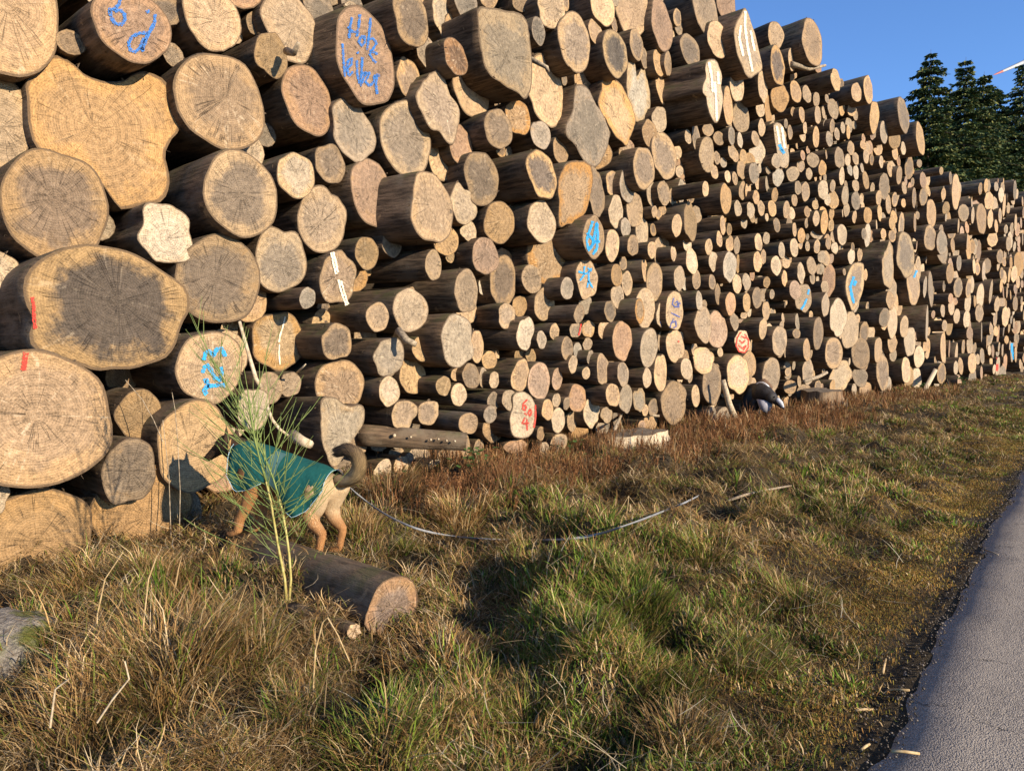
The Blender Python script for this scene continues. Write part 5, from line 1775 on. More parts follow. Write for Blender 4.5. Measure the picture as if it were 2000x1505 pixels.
for i in range(78):
    st = stems[rb.random() < .45]
    f = rb.uniform(.16, .98) * (len(st) - 1)
    k = min(int(f), len(st) - 2); ff2 = f - k
    p = bpt(*st[k]).lerp(bpt(*st[k + 1]), ff2)
    rel = f / (len(st) - 1)
    side = rb.uniform(-1, 1)
    L = rb.uniform(.24, .66) * (1.1 - .45 * rel)
    d = right * (side * .8 - .30) + Vector((0, 0, 1)) * rb.uniform(.55, 1.0) + fwd_h * rb.uniform(-.5, .5)
    if rel < .6: d = right * (side * 1.7 - .2) + Vector((0, 0, rb.uniform(.25, .8))) + fwd_h * rb.uniform(-.5, .5)
    d.normalize()
    P = [p]
    for s in range(4):
        d = (d + Vector((rb.uniform(-.05, .05), rb.uniform(-.05, .05), .07))).normalized()
        P.append(P[-1] + d * L / 4)
    rods.add(tube_geo(P, [.0022, .0020, .0018, .0015, .0010], 4, cap=False))
    for _ in range(2):
        a = rb.randint(1, 3); d2 = (d + right * rb.uniform(-.6, .6) + fwd_h * rb.uniform(-.4, .4)).normalized()
        rods.add(tube_geo([P[a], P[a] + d2 * L * .22, P[a] + d2 * L * .45 + Vector((0, 0, .02))], [.0022, .0019, .001], 4, cap=False))
ro = mesh_obj('green_rods', rods.V, rods.F, M_BROOM, br); ro['kind'] = 'stuff'

# ---- tall dry stalks
def stalks(name, lst, label, mat=M_STALK, r=.004, group=None, heads=False):
    b = gz(lst[0][0][0], lst[0][0][1], 0)
    e = empty(name, b); tag(e, label, 'dry grass', group)
    tt = (b - CAM).dot(forward)
    for ln in lst:
        pts = [at_t(x, y, tt) - b for (x, y) in ln]
        mesh_obj('stalk', *tube_geo(pts, [r * (1 - .5 * i / len(pts)) for i in range(len(pts))], 5, cap=False), mat, e)
        if heads:
            g = Geo(); rr = random.Random(int(ln[0][0])); a, b2 = pts[-1], pts[-2]
            for i in range(16):
                p = a.lerp(b2, i / 16); d = Vector((rr.uniform(-1, 1), rr.uniform(-1, 1), rr.uniform(-1, .2))).normalized()
                g.add(tube_geo([p, p + d * .010, p + d * .022], [.002, .005, .001], 4, cap=False))
            mesh_obj('seed_head', g.V, g.F, mat, e)
stalks('dry_stalk', [[(350,1052),(352,960),(347,860),(342,800),(336,766)],[(334,1050),(330,930),(318,820)],[(318,862),(300,820),(278,780),(245,742)]], 'tall dry stalks standing before the ochre trunk ends', M_WOODG)
stalks('dry_stalk', [[(1656,1008),(1662,960),(1666,925)],[(1658,1008),(1680,975),(1692,950),(1698,905)],[(1657,1006),(1648,930)]], 'three thin dry stalks standing on a bare dark patch', M_STALK)
stalks('dry_stalk', [[(1192,1030),(1215,990),(1228,968),(1240,985)],[(1222,1012),(1226,990),(1228,968)],[(1195,998),(1175,1000),(1160,1006)]], 'bent straw stalks above the leash', M_STALK)
stalks('bent_stalk', [[(187,1310),(190,1200),(205,1130),(240,1078)],[(275,1300),(280,1220),(290,1130),(306,1085)]], 'two arching straw stalks over the dead tussock', M_STALK)
stalks('seeded_grass', [[(430,1150),(412,1180),(402,1210),(398,1240)],[(440,1170),(430,1190),(408,1220),(404,1265)],[(486,1210),(482,1235),(480,1260),(484,1298)]], 'drooping grass with pale seed heads in the tussock', M_STALK, .003, None, True)
stalks('broken_stalk', [[(190,1410),(220,1365),(252,1325),(244,1290)],[(98,1420),(108,1345),(135,1325)]], 'snapped pale straws in the dead grass below the tussock', M_PALEW, .0045)
stalks('arching_stem', [[(612,1380),(612,1330),(616,1270),(630,1215),(640,1205),(660,1240),(682,1290)]], 'thin arching stem over the grey weathered branch', M_STALK, .0045)

# ---- small green leafy plants at the foot of the wall
def leafy(px, py, Yd, n, label, sz=.05, seed=1):
    b = at_y(px, py, Yd); b.z = float(H(b.x, b.y))
    e = empty('leafy_plant', b); tag(e, label, 'plant')
    rr = random.Random(seed); 
    for i in range(n):
        hd = Vector((rr.gauss(0, .14), rr.gauss(0, .10), rr.uniform(.05, .38)))
        a = rr.uniform(0, 6.28); L = sz * rr.uniform(.7, 1.5)
        d = Vector((math.cos(a), math.sin(a), rr.uniform(-.3, .5))).normalized(); s = d.cross(Vector((0, 0, 1))).normalized(); u = s.cross(d)
        V = [hd, hd + d * L * .35 + s * L * .36 + u * .01, hd + d * L * .7 + s * L * .28, hd + d * L, hd + d * L * .7 - s * L * .28, hd + d * L * .35 - s * L * .36 + u * .01, hd + d * L * .5 - u * L * .08]
        mesh_obj('leaf', V, [(0, 1, 6), (1, 2, 6), (2, 3, 6), (3, 4, 6), (4, 5, 6), (5, 0, 6)], M_LEAF, e)
    g = Geo()
    for i in range(7):
        t = Vector((rr.gauss(0, .12), rr.gauss(0, .08), rr.uniform(.2, .4)))
        g.add(tube_geo([Vector((0, 0, -.02)), t * .5 + Vector((0, 0, .05)), t], [.004, .003, .002], 4, cap=False))
    mesh_obj('stems', g.V, g.F, M_LEAF, e)
M_LEAF = simple_mat('bramble_leaf', (.035, .075, .018), (.085, .15, .030), 18, .55, .2, .004)
leafy(930, 905, 5.75, 46, 'dark green bramble leaves beside the slim dark log', .07, 3)
leafy(1110, 890, 5.7, 34, 'green leafy weed under the red-numbered log end', .06, 5)
leafy(780, 905, 5.85, 14, 'few small green leaves beside the pale chunks', .05, 7)
leafy(1800, 772, 5.7, 24, 'green leaves at the foot of the leaning timber', .10, 9)
leafy(1880, 748, 5.5, 34, 'green leaf clump below the far narrow log ends', .14, 11)

# ------------------------------------------------------------------ spruces, turbine
def needle_mat():
    q = NB('spruce_needles')
    c = q.attr('bc', 'Color'); q.fin(c, .7, .2); return q.m
M_NEED = needle_mat()
M_TRUNK = simple_mat('spruce_bark', (.06, .045, .035), (.14, .10, .075), 12, .9, .5, .03)
def spruce(base, h, spread, label, seed, bare=0.0, dens=1.0):
    rr = np.random.default_rng(seed)
    e = empty('spruce_tree', base); tag(e, label, 'tree', 'spruces behind the timber wall')
    tp = [Vector((rr.normal(0, .05), rr.normal(0, .05), h * i / 8)) for i in range(9)]
    tp[0] = Vector((0, 0, -.3))
    mesh_obj('trunk', *tube_geo(tp, [max(.012, .28 * (1 - i / 8.0)) for i in range(9)], 8), M_TRUNK, e)
    Vs, Fs, Cs, off = [], [], [], 0
    nw = int(h * 1.9)
    g = Geo()
    for w_ in range(nw):
        z = min(h - .15, h * (.08 + .915 * (w_ / nw)) + rr.normal(0, .12))
        rel = z / h
        R = min(spread, .40 * (h - z) + .3) * rr.uniform(.6, 1.3)
        if rel < bare: continue
        nbr = int(6 + 3 * (1 - rel))
        for b in range(nbr):
            a = 6.283 * (b + rr.random() * .8) / nbr
            L = R * rr.uniform(.45, 1.35)
            d = np.array([math.cos(a), math.sin(a)]); sd_ = np.array([-d[1], d[0]])
            m_ = max(6, int(L * 13 * dens))
            s = rr.random(m_ * 5) ** .8
            dr0 = rr.uniform(.25, .6)
            dz = .12 * L * s - dr0 * L * s ** 2 + .18 * L * s ** 4
            lat = rr.normal(0, 1, m_ * 5) * (.10 + .14 * L * (1 - s))
            P = np.stack([d[0] * s * L + sd_[0] * lat, d[1] * s * L + sd_[1] * lat, z + dz - np.abs(lat) * .25], -1)
            n = len(P)
            tw = rr.uniform(.16, .40, n) * (1 + .2 * (h > 28))
            dr = np.stack([d[0] * .8 + sd_[0] * np.sign(lat) * .6 + rr.normal(0, .25, n), d[1] * .8 + sd_[1] * np.sign(lat) * .6 + rr.normal(0, .25, n), -.45 + rr.normal(0, .25, n)], -1)
            dr /= np.linalg.norm(dr, axis=1, keepdims=True)
            sx2 = np.cross(dr, rr.normal(0, 1, (n, 3))); sx2 /= np.linalg.norm(sx2, axis=1, keepdims=True) + 1e-6
            wdt = tw * rr.uniform(.16, .30, n)
            V = np.stack([P, P + dr * tw[:, None] * .5 + sx2 * wdt[:, None], P + dr * tw[:, None], P + dr * tw[:, None] * .5 - sx2 * wdt[:, None]], 1)
            F = np.array([(0, 1, 2, 3)])[None] + (np.arange(n) * 4)[:, None, None]
            c = np.array([(.022, .045, .02), (.05, .085, .03), (.095, .12, .035), (.17, .165, .045)])[np.minimum(3, (rr.random(n) * 3.3 + s * .6).astype(int))]
            c = c * rr.uniform(.7, 1.3, (n, 1))
            Vs.append(V.reshape(-1, 3)); Fs.append(F.reshape(-1, 4) + off); off += n * 4
            Cs.append(np.repeat(np.concatenate([c, np.ones((n, 1))], 1), 4, 0))
            if b % 2 == 0:
                g.add(tube_geo([Vector((0, 0, z)), Vector((d[0] * L * .5, d[1] * L * .5, z - .08 * L)), Vector((d[0] * L, d[1] * L, z - .3 * L))], [.04, .025, .01], 4, cap=False))
    cr = np_mesh('crown', np.concatenate(Vs), np.concatenate(Fs), M_NEED, [('bc', 'FLOAT_COLOR', np.concatenate(Cs))], False)
    cr.parent = e
    mesh_obj('limbs', g.V, g.F, M_TRUNK, e)['kind'] = 'stuff'
    return e
def tree_at(px_top, py_top, t, spread, label, seed, **kw):
    p = at_t(px_top, py_top, t)
    return spruce(Vector((p.x, p.y, 0)), p.z, spread, label, seed, **kw)
tree_at(1818, 97, 72, 4.8, 'tallest spruce standing free next to the top of the log wall', 1)
tree_at(1886, 112, 76, 4.0, 'slim twin-topped spruce between the tallest one and a ragged one', 2)
tree_at(1850, 190, 84, 4.6, 'shorter spruce half hidden behind the tallest spruce', 3)
tree_at(1924, 140, 80, 4.2, 'ragged olive spruce under the turbine blade', 4)
tree_at(1948, 168, 90, 4.2, 'dense spruce behind the ragged olive one', 5)
tree_at(2002, 112, 88, 4.4, 'thin spruce with a bare lower trunk crossing the turbine blade', 6, bare=.35, dens=.7)
tree_at(1985, 235, 96, 5.0, 'low spruce filling the gap before the thin spruce', 7)
tree_at(2060, 90, 92, 4.6, 'spruce at the outer end of the row', 8)
tree_at(1800, 250, 98, 5.0, 'low spruce peeping out behind the tallest spruce', 9)
tree_at(1905, 260, 100, 5.4, 'broad low spruce in the back of the row', 10)
tree_at(1955, 280, 102, 5.4, 'broad dark spruce in the back of the row by the low gap', 11)

M_TURB = simple_mat('turbine_white', (.36, .37, .39), (.44, .45, .47), 2, .4, 0)
M_TRED = simple_mat('turbine_red', (.42, .10, .07), (.52, .13, .09), 2, .4, 0)
TD = 360.0
hub = at_t(2122, 66, TD)
tb = empty('wind_turbine', Vector((hub.x, hub.y, 0)))
tag(tb, 'distant wind turbine whose blade with red tip shows above the spruces', 'wind turbine')
hl = hub - Vector(tb.location)
mesh_obj('tower', *tube_geo([Vector((0, 0, -1)), Vector((0, 0, hl.z * .5)), hl - Vector((0, 0, 2))], [4.2, 3.2, 2.0], 20), M_TURB, tb)
back = fwd_h * 1.0
mesh_obj('nacelle', *tube_geo([hl - back * 2.5, hl - back * 1, hl + back * 6, hl + back * 9], [1.6, 2.4, 2.6, 1.8], 12), M_TURB, tb)
tip = at_t(1932, 151, TD) - Vector(tb.location)
bd = (tip - hl); BL = bd.length; bd.normalize()
pn = fwd_h
for kx in range(3):
    rot = Matrix.Rotation(math.radians(120 * kx), 3, pn)
    d = rot @ bd; c = d.cross(pn)
    V, F = [], []
    for (s, ch, th) in ((.02, 1.3, 1.2), (.10, 2.0, 1.0), (.22, 2.6, .6), (.45, 2.6, .5), (.72, 1.9, .35), (.90, 1.25, .22)):
        for (u, v_) in ((-.3, 0), (0, .5), (.5, .25), (.7, 0), (.5, -.2), (0, -.5)):
            V.append(hl - pn * 3 + d * (BL * s) + c * (u * ch) + pn * (v_ * th))
    for i in range(5):
        for k in range(6): F.append((i * 6 + k, i * 6 + (k + 1) % 6, (i + 1) * 6 + (k + 1) % 6, (i + 1) * 6 + k))
    bl = mesh_obj('blade', V, F, M_TURB, tb)
    V2 = V[-6:]; V2 = list(V2)
    for (s, ch, th) in ((.95, .9, .15), (.985, .5, .08), (1.0, .05, .02)):
        for (u, v_) in ((-.3, 0), (0, .5), (.5, .25), (.7, 0), (.5, -.2), (0, -.5)):
            V2.append(hl - pn * 3 + d * (BL * s) + c * (u * ch) + pn * (v_ * th))
    F2 = []
    for i in range(3):
        for k in range(6): F2.append((i * 6 + k, i * 6 + (k + 1) % 6, (i + 1) * 6 + (k + 1) % 6, (i + 1) * 6 + k))
    mesh_obj('blade_tip', V2, F2, M_TRED, bl)
# ------------------------------------------------------------------ dogs
def capsule_chain(pts, radii, n=14, flat=None):
    g = Geo()
    P = [Vector(p) for p in pts]
    # subdivide for smooth taper
    Q, R = [], []
    for i in range(len(P) - 1):
        for s in range(4):
            f = s / 4; Q.append(P[i].lerp(P[i + 1], f)); R.append(radii[i] * (1 - f) + radii[i + 1] * f)
    Q.append(P[-1]); R.append(radii[-1])
    d0 = (Q[0] - Q[1]).normalized(); d1 = (Q[-1] - Q[-2]).normalized()
    Q = [Q[0] + d0 * R[0] * .85, Q[0] + d0 * R[0] * .5] + Q + [Q[-1] + d1 * R[-1] * .5, Q[-1] + d1 * R[-1] * .85]
    R = [R[0] * .45, R[0] * .85] + R + [R[-1] * .85, R[-1] * .45]
    g.add(tube_geo(Q, R, n))
    return g.V, g.F
def ellipsoid(c, r, rotz=0.0, roty=0.0, nu=16, nv=10):
    V, F = [], []
    M = Matrix.Rotation(rotz, 3, 'Z') @ Matrix.Rotation(roty, 3, 'Y')
    for j in range(nv + 1):
        ph = math.pi * j / nv
        for i in range(nu):
            a = 2 * math.pi * i / nu
            V.append(Vector(c) + M @ Vector((r[0] * math.cos(a) * math.sin(ph), r[1] * math.sin(a) * math.sin(ph), r[2] * math.cos(ph))))
    for j in range(nv):
        for i in range(nu):
            i2 = (i + 1) % nu; F.append((j * nu + i, (j + 1) * nu + i, (j + 1) * nu + i2, j * nu + i2))
    return V, F
def organic(name, geos, mat, parent, voxel=.011, smooth=6):
    g = Geo()
    for x in geos: g.add(x)
    o = mesh_obj(name, g.V, g.F, mat, parent)
    md = o.modifiers.new('remesh', 'REMESH'); md.mode = 'VOXEL'; md.voxel_size = voxel; md.use_smooth_shade = True
    sm = o.modifiers.new('smooth', 'SMOOTH'); sm.iterations = smooth; sm.factor = .5
    return o
def fur_mat(name, dark, tan, cream, zsplit, hsplit):
    """black mask and saddle, tan legs, cream thigh: by place on the body"""
    q = NB(name)
    tc = q.n('ShaderNodeTexCoord').outputs['Object']
    s = q.n('ShaderNodeSeparateXYZ'); q.l(tc, s.inputs[0])
    st = q.vmath('MULTIPLY', tc, (1, 1, .35))
    n1 = q.noise(st, 130, 4, .7); n2 = q.noise(tc, 9, 3, .6)
    c = q.mix(q.rng(n2, .35, .65), tan, tuple(x * .75 for x in tan))
    cr = q.math('MULTIPLY', q.rng(q.math('ADD', s.outputs[2], q.math('MULTIPLY', n2, .1)), .26, .40), q.rng(s.outputs[0], .10, -.04))
    c = q.mix(q.math('MULTIPLY', cr, .8), c, cream)
    dk = q.rng(q.math('ADD', s.outputs[2], q.math('MULTIPLY', q.math('SUBTRACT', n2, .5), .12)), zsplit - .06, zsplit + .05)
    hd = q.rng(s.outputs[0], hsplit - .03, hsplit + .06)
    c = q.mix(q.math('MAXIMUM', dk, q.math('MULTIPLY', hd, q.rng(n2, .25, .5))), c, dark)
    c = q.mix(q.math('MULTIPLY', q.rng(n1, .35, .7), .45), c, tuple(x * .35 for x in tan))
    q.bump(n1, .8, .012)
    return q.fin(c, .75, .2)
def fur_strands(name, pts, radii, n, length, cols, parent, seed=1, flow=.75):
    """short hairs standing off a chain"""
    rr = np.random.default_rng(seed)
    P = np.array([tuple(p) for p in pts]); T = np.linspace(0, 1, len(P))
    u = rr.random(n); c = np.stack([np.interp(u, T, P[:, i]) for i in range(3)], -1)
    c2 = np.stack([np.interp(np.clip(u + .04, 0, 1), T, P[:, i]) - np.interp(np.clip(u - .04, 0, 1), T, P[:, i]) for i in range(3)], -1)
    c2 /= np.linalg.norm(c2, axis=1, keepdims=True) + 1e-9
    rad = np.interp(u, T, radii)
    d = rr.normal(0, 1, (n, 3)); d -= (d * c2).sum(1, keepdims=True) * c2; d /= np.linalg.norm(d, axis=1, keepdims=True)
    s = np.cross(d, c2)
    L = length * rr.uniform(.6, 1.3, n)
    b = c + d * (rad * .8)[:, None]
    t = b + (d * (1 - flow) + c2 * flow) * L[:, None]
    w = .0016
    V = np.stack([b + s * w, b - s * w, (b + t) / 2 + d * .006 + s * w * .8, (b + t) / 2 + d * .006 - s * w * .8, t], 1)
    F = np.array([(0, 1, 3), (0, 3, 2), (2, 3, 4)])[None] + (np.arange(n) * 5)[:, None, None]
    ca = np.array(cols); ci = np.clip(u * (len(ca) - 1) + rr.normal(0, .35, n), 0, len(ca) - 1.001)
    i0 = ci.astype(int); f = (ci - i0)[:, None]
    cc = (ca[i0] * (1 - f) + ca[i0 + 1] * f) * rr.uniform(.6, 1.35, (n, 1))
    C4 = np.repeat(np.concatenate([cc, np.ones((n, 1))], 1), 5, 0)
    o = np_mesh(name, V.reshape(-1, 3), F.reshape(-1, 3), M_NEED, [('bc', 'FLOAT_COLOR', C4)])
    o.parent = parent; o['kind'] = 'stuff'
    return o

# ---- dog in the green coat
M_FUR1 = fur_mat('shepherd_fur', (.022, .016, .012), (.42, .20, .075), (.56, .42, .25), .60, .70)
def coat_mat(name, c1, c2):
    q = NB(name)
    tc = q.n('ShaderNodeTexCoord').outputs['Object']
    n1 = q.noise(tc, 7, 4, .55); wv = q.n('ShaderNodeTexWave'); wv.inputs['Scale'].default_value = 160; q.l(tc, wv.inputs[0])
    n2 = q.noise(tc, 300, 2, .6)
    q.bump(q.math('ADD', q.math('MULTIPLY', n1, 3.0), q.math('MULTIPLY', n2, .15)), .35, .03)
    return q.fin(q.mix(n1, c1, c2), .85, .12)
M_COAT = coat_mat('teal_softshell', (.008, .062, .056), (.012, .085, .078))
M_PIPE = simple_mat('pale_piping', (.24, .38, .42), (.34, .48, .52), 50, .6, 0)
M_BELT = simple_mat('dark_belt', (.045, .105, .10), (.06, .13, .125), 40, .7, .2, .003)
M_STRAP = simple_mat('collar_strap', (.30, .16, .05), (.42, .24, .09), 60, .7, .2, .003)
M_WHITE = simple_mat('white_tape', (.70, .68, .65), (.80, .79, .76), 60, .6, 0)

dfoot = ground_pt(634, 1094)
ddir = (-right * math.cos(math.radians(16)) + fwd_h * math.sin(math.radians(16)))
dyaw = math.atan2(ddir.y, ddir.x)
D1 = empty('dog', dfoot); D1.rotation_euler = (0, 0, dyaw)
tag(D1, 'tan shepherd dog in a teal coat nosing into the foot of the log wall', 'dog')
FZ = .11      # the forefeet stand a little higher
near, far_ = .085, -.085     # dog's left side is the near one
geos = [
 # trunk
 capsule_chain([(-.03, 0, .53), (.12, 0, .545), (.30, 0, .585), (.47, 0, .60), (.60, 0, .635), (.66, 0, .66)], [.085, .12, .135, .155, .15, .12]),
 ellipsoid((.50, 0, .56), (.19, .125, .175)), ellipsoid((.02, 0, .50), (.13, .125, .13)),
 # neck and head, nose down into the gap
 capsule_chain([(.62, 0, .68), (.72, 0, .745), (.79, 0, .775)], [.12, .10, .085]),
 ellipsoid((.815, 0, .785), (.095, .078, .075), 0, .35),
 capsule_chain([(.86, 0, .765), (.93, 0, .715), (.985, 0, .675)], [.055, .040, .030]),
]
for sgn in (near, far_):
    dx = 0.0 if sgn == near else -.07
    s = 1 if sgn > 0 else -1
    geos += [ellipsoid((.035 + dx * .5, sgn * .95, .43), (.115, .065, .17), 0, -.25),
             capsule_chain([(.01 + dx, sgn, .50), (.075 + dx, sgn * 1.05, .345), (.035 + dx, sgn * 1.05, .25), (-.035 + dx, sgn * 1.0, .185), (-.015 + dx, sgn * 1.0, .10), (-.005 + dx, sgn, .035), (.035 + dx, sgn, .02)], [.10, .075, .05, .034, .028, .028, .028]),
             ellipsoid((.045 + dx, sgn, .018), (.05, .033, .022))]
    fx = .70 if sgn == near else .63
    geos += [capsule_chain([(.56, sgn, .60), (.53, sgn * 1.05, .49), (.565 + (fx - .66) * .5, sgn, .36), (fx - .045, sgn * .95, .235), (fx - .03, sgn * .9, FZ + .05), (fx + .02, sgn * .9, FZ + .02)], [.095, .066, .046, .036, .031, .029]),
             ellipsoid((fx + .03, sgn * .9, FZ + .016), (.05, .034, .024))]
    # ears
    V, F = [], []
    eb = Vector((.775, s * .050, .835))
    V = [eb + Vector((.035, s * .005, -.015)), eb + Vector((-.035, s * .010, -.012)), eb + Vector((0, s * .045, -.03)), eb + Vector((-.005, s * .012, .115)), eb + Vector((.0, -s * .02, -.02))]
    F = [(0, 2, 3), (2, 1, 3), (1, 4, 3), (4, 0, 3), (0, 1, 2), (0, 4, 1)]
    geos.append((V, F))
body = organic('body', geos, M_FUR1, D1, .010, 5)
nose = mesh_obj('nose', *ellipsoid((1.005, 0, .672), (.02, .022, .016)), simple_mat('nose_leather', (.012, .011, .010), (.02, .018, .016), 50, .4, .2), D1)
M_EYE = simple_mat('dark_eye', (.010, .006, .004), (.02, .012, .006), 5, .1, 0, spec=.8)
for s in (-1, 1):
    mesh_obj('eye', *ellipsoid((.872, s * .050, .80), (.011, .009, .010)), M_EYE, D1)
# tail: sickle curve, dark tip
tl = [(-.09, 0, .565), (-.16, .0, .555), (-.235, .0, .585), (-.28, 0, .655), (-.265, 0, .735), (-.20, 0, .775), (-.13, 0, .765)]
trr = [.045, .056, .066, .070, .064, .054, .028]
def smooth_chain(P, n=5):
    P = [np.array(p, float) for p in P]; out = []
    for i in range(len(P) - 1):
        p0, p1, p2, p3 = P[max(i - 1, 0)], P[i], P[i + 1], P[min(i + 2, len(P) - 1)]
        for k in range(n):
            t = k / n; out.append(.5 * (2 * p1 + (p2 - p0) * t + (2 * p0 - 5 * p1 + 4 * p2 - p3) * t * t + (3 * p1 - p0 - 3 * p2 + p3) * t ** 3))
    out.append(P[-1]); return out
tls = smooth_chain(tl); tlr = list(np.interp(np.linspace(0, 1, len(tls)), np.linspace(0, 1, len(trr)), trr))
q = NB('tail_fur_base'); q.fin((.10, .065, .035), .9, .1)
tail = mesh_obj('tail', *tube_geo([Vector(p) for p in tls], [x * .7 for x in tlr], 10), q.m, D1)
fur_strands('tail_fur', tls, [x * .75 for x in tlr], 12000, .06, [(.26, .17, .085), (.34, .24, .13), (.38, .27, .14), (.34, .23, .11), (.14, .09, .05), (.02, .016, .013), (.012, .010, .009)], tail, 3)
# short coat of hair on thigh and forelegs
for (P, R, nn) in (([(-.0, near * 1.1, .50), (.06, near * 1.15, .36), (.03, near * 1.1, .25), (-.03, near, .18), (-.01, near, .08)], [.10, .075, .05, .034, .028], 2600),
                   ([(.535, near * 1.05, .48), (.585, near, .36), (.66, near * .95, .235), (.675, near * .9, FZ + .05)], [.066, .046, .036, .031], 1300),
                   ([(.535, far_ * 1.05, .48), (.555, far_, .36), (.585, far_ * .95, .235), (.60, far_ * .9, FZ + .05)], [.066, .046, .036, .031], 1300)):
    fur_strands('leg_fur', P, R, nn, .018, [(.56, .42, .25), (.50, .30, .14), (.45, .22, .085), (.42, .20, .075)] if nn > 2000 else [(.30, .14, .05), (.44, .21, .08), (.46, .24, .09)], body, int(nn), .9)

# coat: a draped shell, hem longest over the thigh
def coat(parent, mat, xs_, centre, rad, hem_near, hem_far, name='coat', thick=.006):
    nA = 26; V, F = [], []
    for i, x in enumerate(xs_):
        cz, ry, rz = centre(x), rad(x)[0], rad(x)[1]
        for k in range(nA + 1):
            f = k / nA * 2 - 1                      # -1 far hem .. 1 near hem
            hem = hem_near(x) if f > 0 else hem_far(x)
            s = abs(f) * hem                        # arc position in metres from the spine
            qa = math.pi / 2 * ry
            sg = 1 if f >= 0 else -1
            if s < qa:
                a = s / ry; y, z = math.sin(a) * ry, cz + math.cos(a) * rz
            else:
                y, z = ry + (s - qa) * .10, cz - (s - qa)
            wob = .010 * math.sin(x * 22 + s * 9 + sg) * max(0, (s - .10)) / .2 + .007 * mnoise.noise(Vector((x * 9, s * 7, sg)))
            V.append(Vector((x, sg * (y + wob), z)))
    W = nA + 1
    for i in range(len(xs_) - 1):
        for k in range(nA):
            F.append((i * W + k, i * W + k + 1, (i + 1) * W + k + 1, (i + 1) * W + k))
    o = mesh_obj(name, V, F, mat, parent)
    so = o.modifiers.new('thickness', 'SOLIDIFY'); so.thickness = thick; so.offset = 1
    return o, V, W
xs_ = [-.085 + .03 * i for i in range(27)]
cen = lambda x: float(np.interp(x, [-.1, 0, .15, .35, .55, .70], [.485, .505, .53, .565, .605, .645]))
radf = lambda x: (float(np.interp(x, [-.1, 0, .2, .45, .6, .70], [.155, .178, .178, .175, .168, .15])), float(np.interp(x, [-.1, 0, .2, .45, .6, .70], [.135, .155, .172, .198, .20, .17])))
hemn = lambda x: float(np.interp(x, [-.10, -.05, .02, .12, .20, .27, .36, .50, .62, .70], [.20, .30, .42, .49, .46, .34, .29, .38, .42, .30]))
hemf = lambda x: float(np.interp(x, [-.10, -.05, .02, .12, .20, .27, .36, .50, .62, .70], [.16, .22, .32, .38, .36, .30, .27, .34, .36, .26]))
ct, CV, W = coat(D1, M_COAT, xs_, cen, radf, hemn, hemf)
def off(p, d=.007):
    return Vector((p.x, p.y + (d if p.y > 0 else -d), p.z + d * .3))
hem = [off(CV[i * W + W - 1]) for i in range(len(xs_))]
rear = [off(CV[k]) + Vector((-.004, 0, 0)) for k in range(W)]
front = [off(CV[(len(xs_) - 1) * W + k]) + Vector((.004, 0, 0)) for k in range(W)]
for P in (rear, hem[:10], front, hem[16:]):
    mesh_obj('piping', *tube_geo(P, .0026, 6), M_PIPE, ct)
# belly belt across the near side and its pad
bi = [12, 13, 14, 15]
V, F = [], []
for ii, i in enumerate(bi):
    for k in range(14, W): V.append(off(CV[i * W + k], .010))
w2 = W - 14
for ii in range(len(bi) - 1):
    for k in range(w2 - 1): F.append((ii * w2 + k, ii * w2 + k + 1, (ii + 1) * w2 + k + 1, (ii + 1) * w2 + k))
mesh_obj('belly_belt', V, F, M_BELT, ct)
mesh_obj('leash_ring', *tube_geo([Vector((.42 + .022 * math.cos(a), 0, .735 + .022 * math.sin(a))) for a in [i * .45 for i in range(15)]], .005, 6), M_WHITE, ct)
mesh_obj('collar', *tube_geo([Vector((.715 + .03 * math.sin(a), .102 * math.cos(a), .735 + .102 * math.sin(a))) for a in [i * 2 * math.pi / 24 for i in range(25)]], .011, 6), M_STRAP, D1)

# ---- leash lying through the grass
M_LEASH = simple_mat('grey_webbing', (.17, .17, .175), (.26, .26, .26), 60, .6, .2, .003)
lp = [(670, 938, 0.400), (690, 958, 0.340), (720, 982, 0.300), (760, 1008, 0.250), (815, 1032, 0.200), (880, 1046, 0.170), (950, 1052, 0.150), (1030, 1054, 0.150), (1110, 1052, 0.160), (1170, 1042, 0.160), (1215, 1028, 0.170), (1260, 1012, 0.180), (1300, 996, 0.140), (1340, 980, 0.080), (1375, 962, 0.075)]
LP = [Vector(p) for p in smooth_chain([tuple(gz(a, b, c)) for (a, b, c) in lp], 4)]
l0 = LP[0].copy()
V, F = [], []
for i, p in enumerate(LP):
    t = (LP[min(i + 1, len(LP) - 1)] - LP[max(i - 1, 0)]).normalized()
    s = t.cross(Vector((0, 0, 1))).normalized(); u = s.cross(t)
    tw = math.sin(i * .35) * .5; a = (u * math.cos(tw) + s * math.sin(tw)); b = a.cross(t)
    for (x, y) in ((1, .12), (1, -.12), (-1, -.12), (-1, .12)): V.append(p - l0 + a * (.0075 * x) + b * (.0075 * y))
for i in range(len(LP) - 1):
    for k in range(4): F.append((i * 4 + k, i * 4 + (k + 1) % 4, (i + 1) * 4 + (k + 1) % 4, (i + 1) * 4 + k))
ls = mesh_obj('leash', V, F, M_LEASH); ls.location = l0
tag(ls, 'long grey webbing leash trailing through the grass from the coated dog', 'leash')

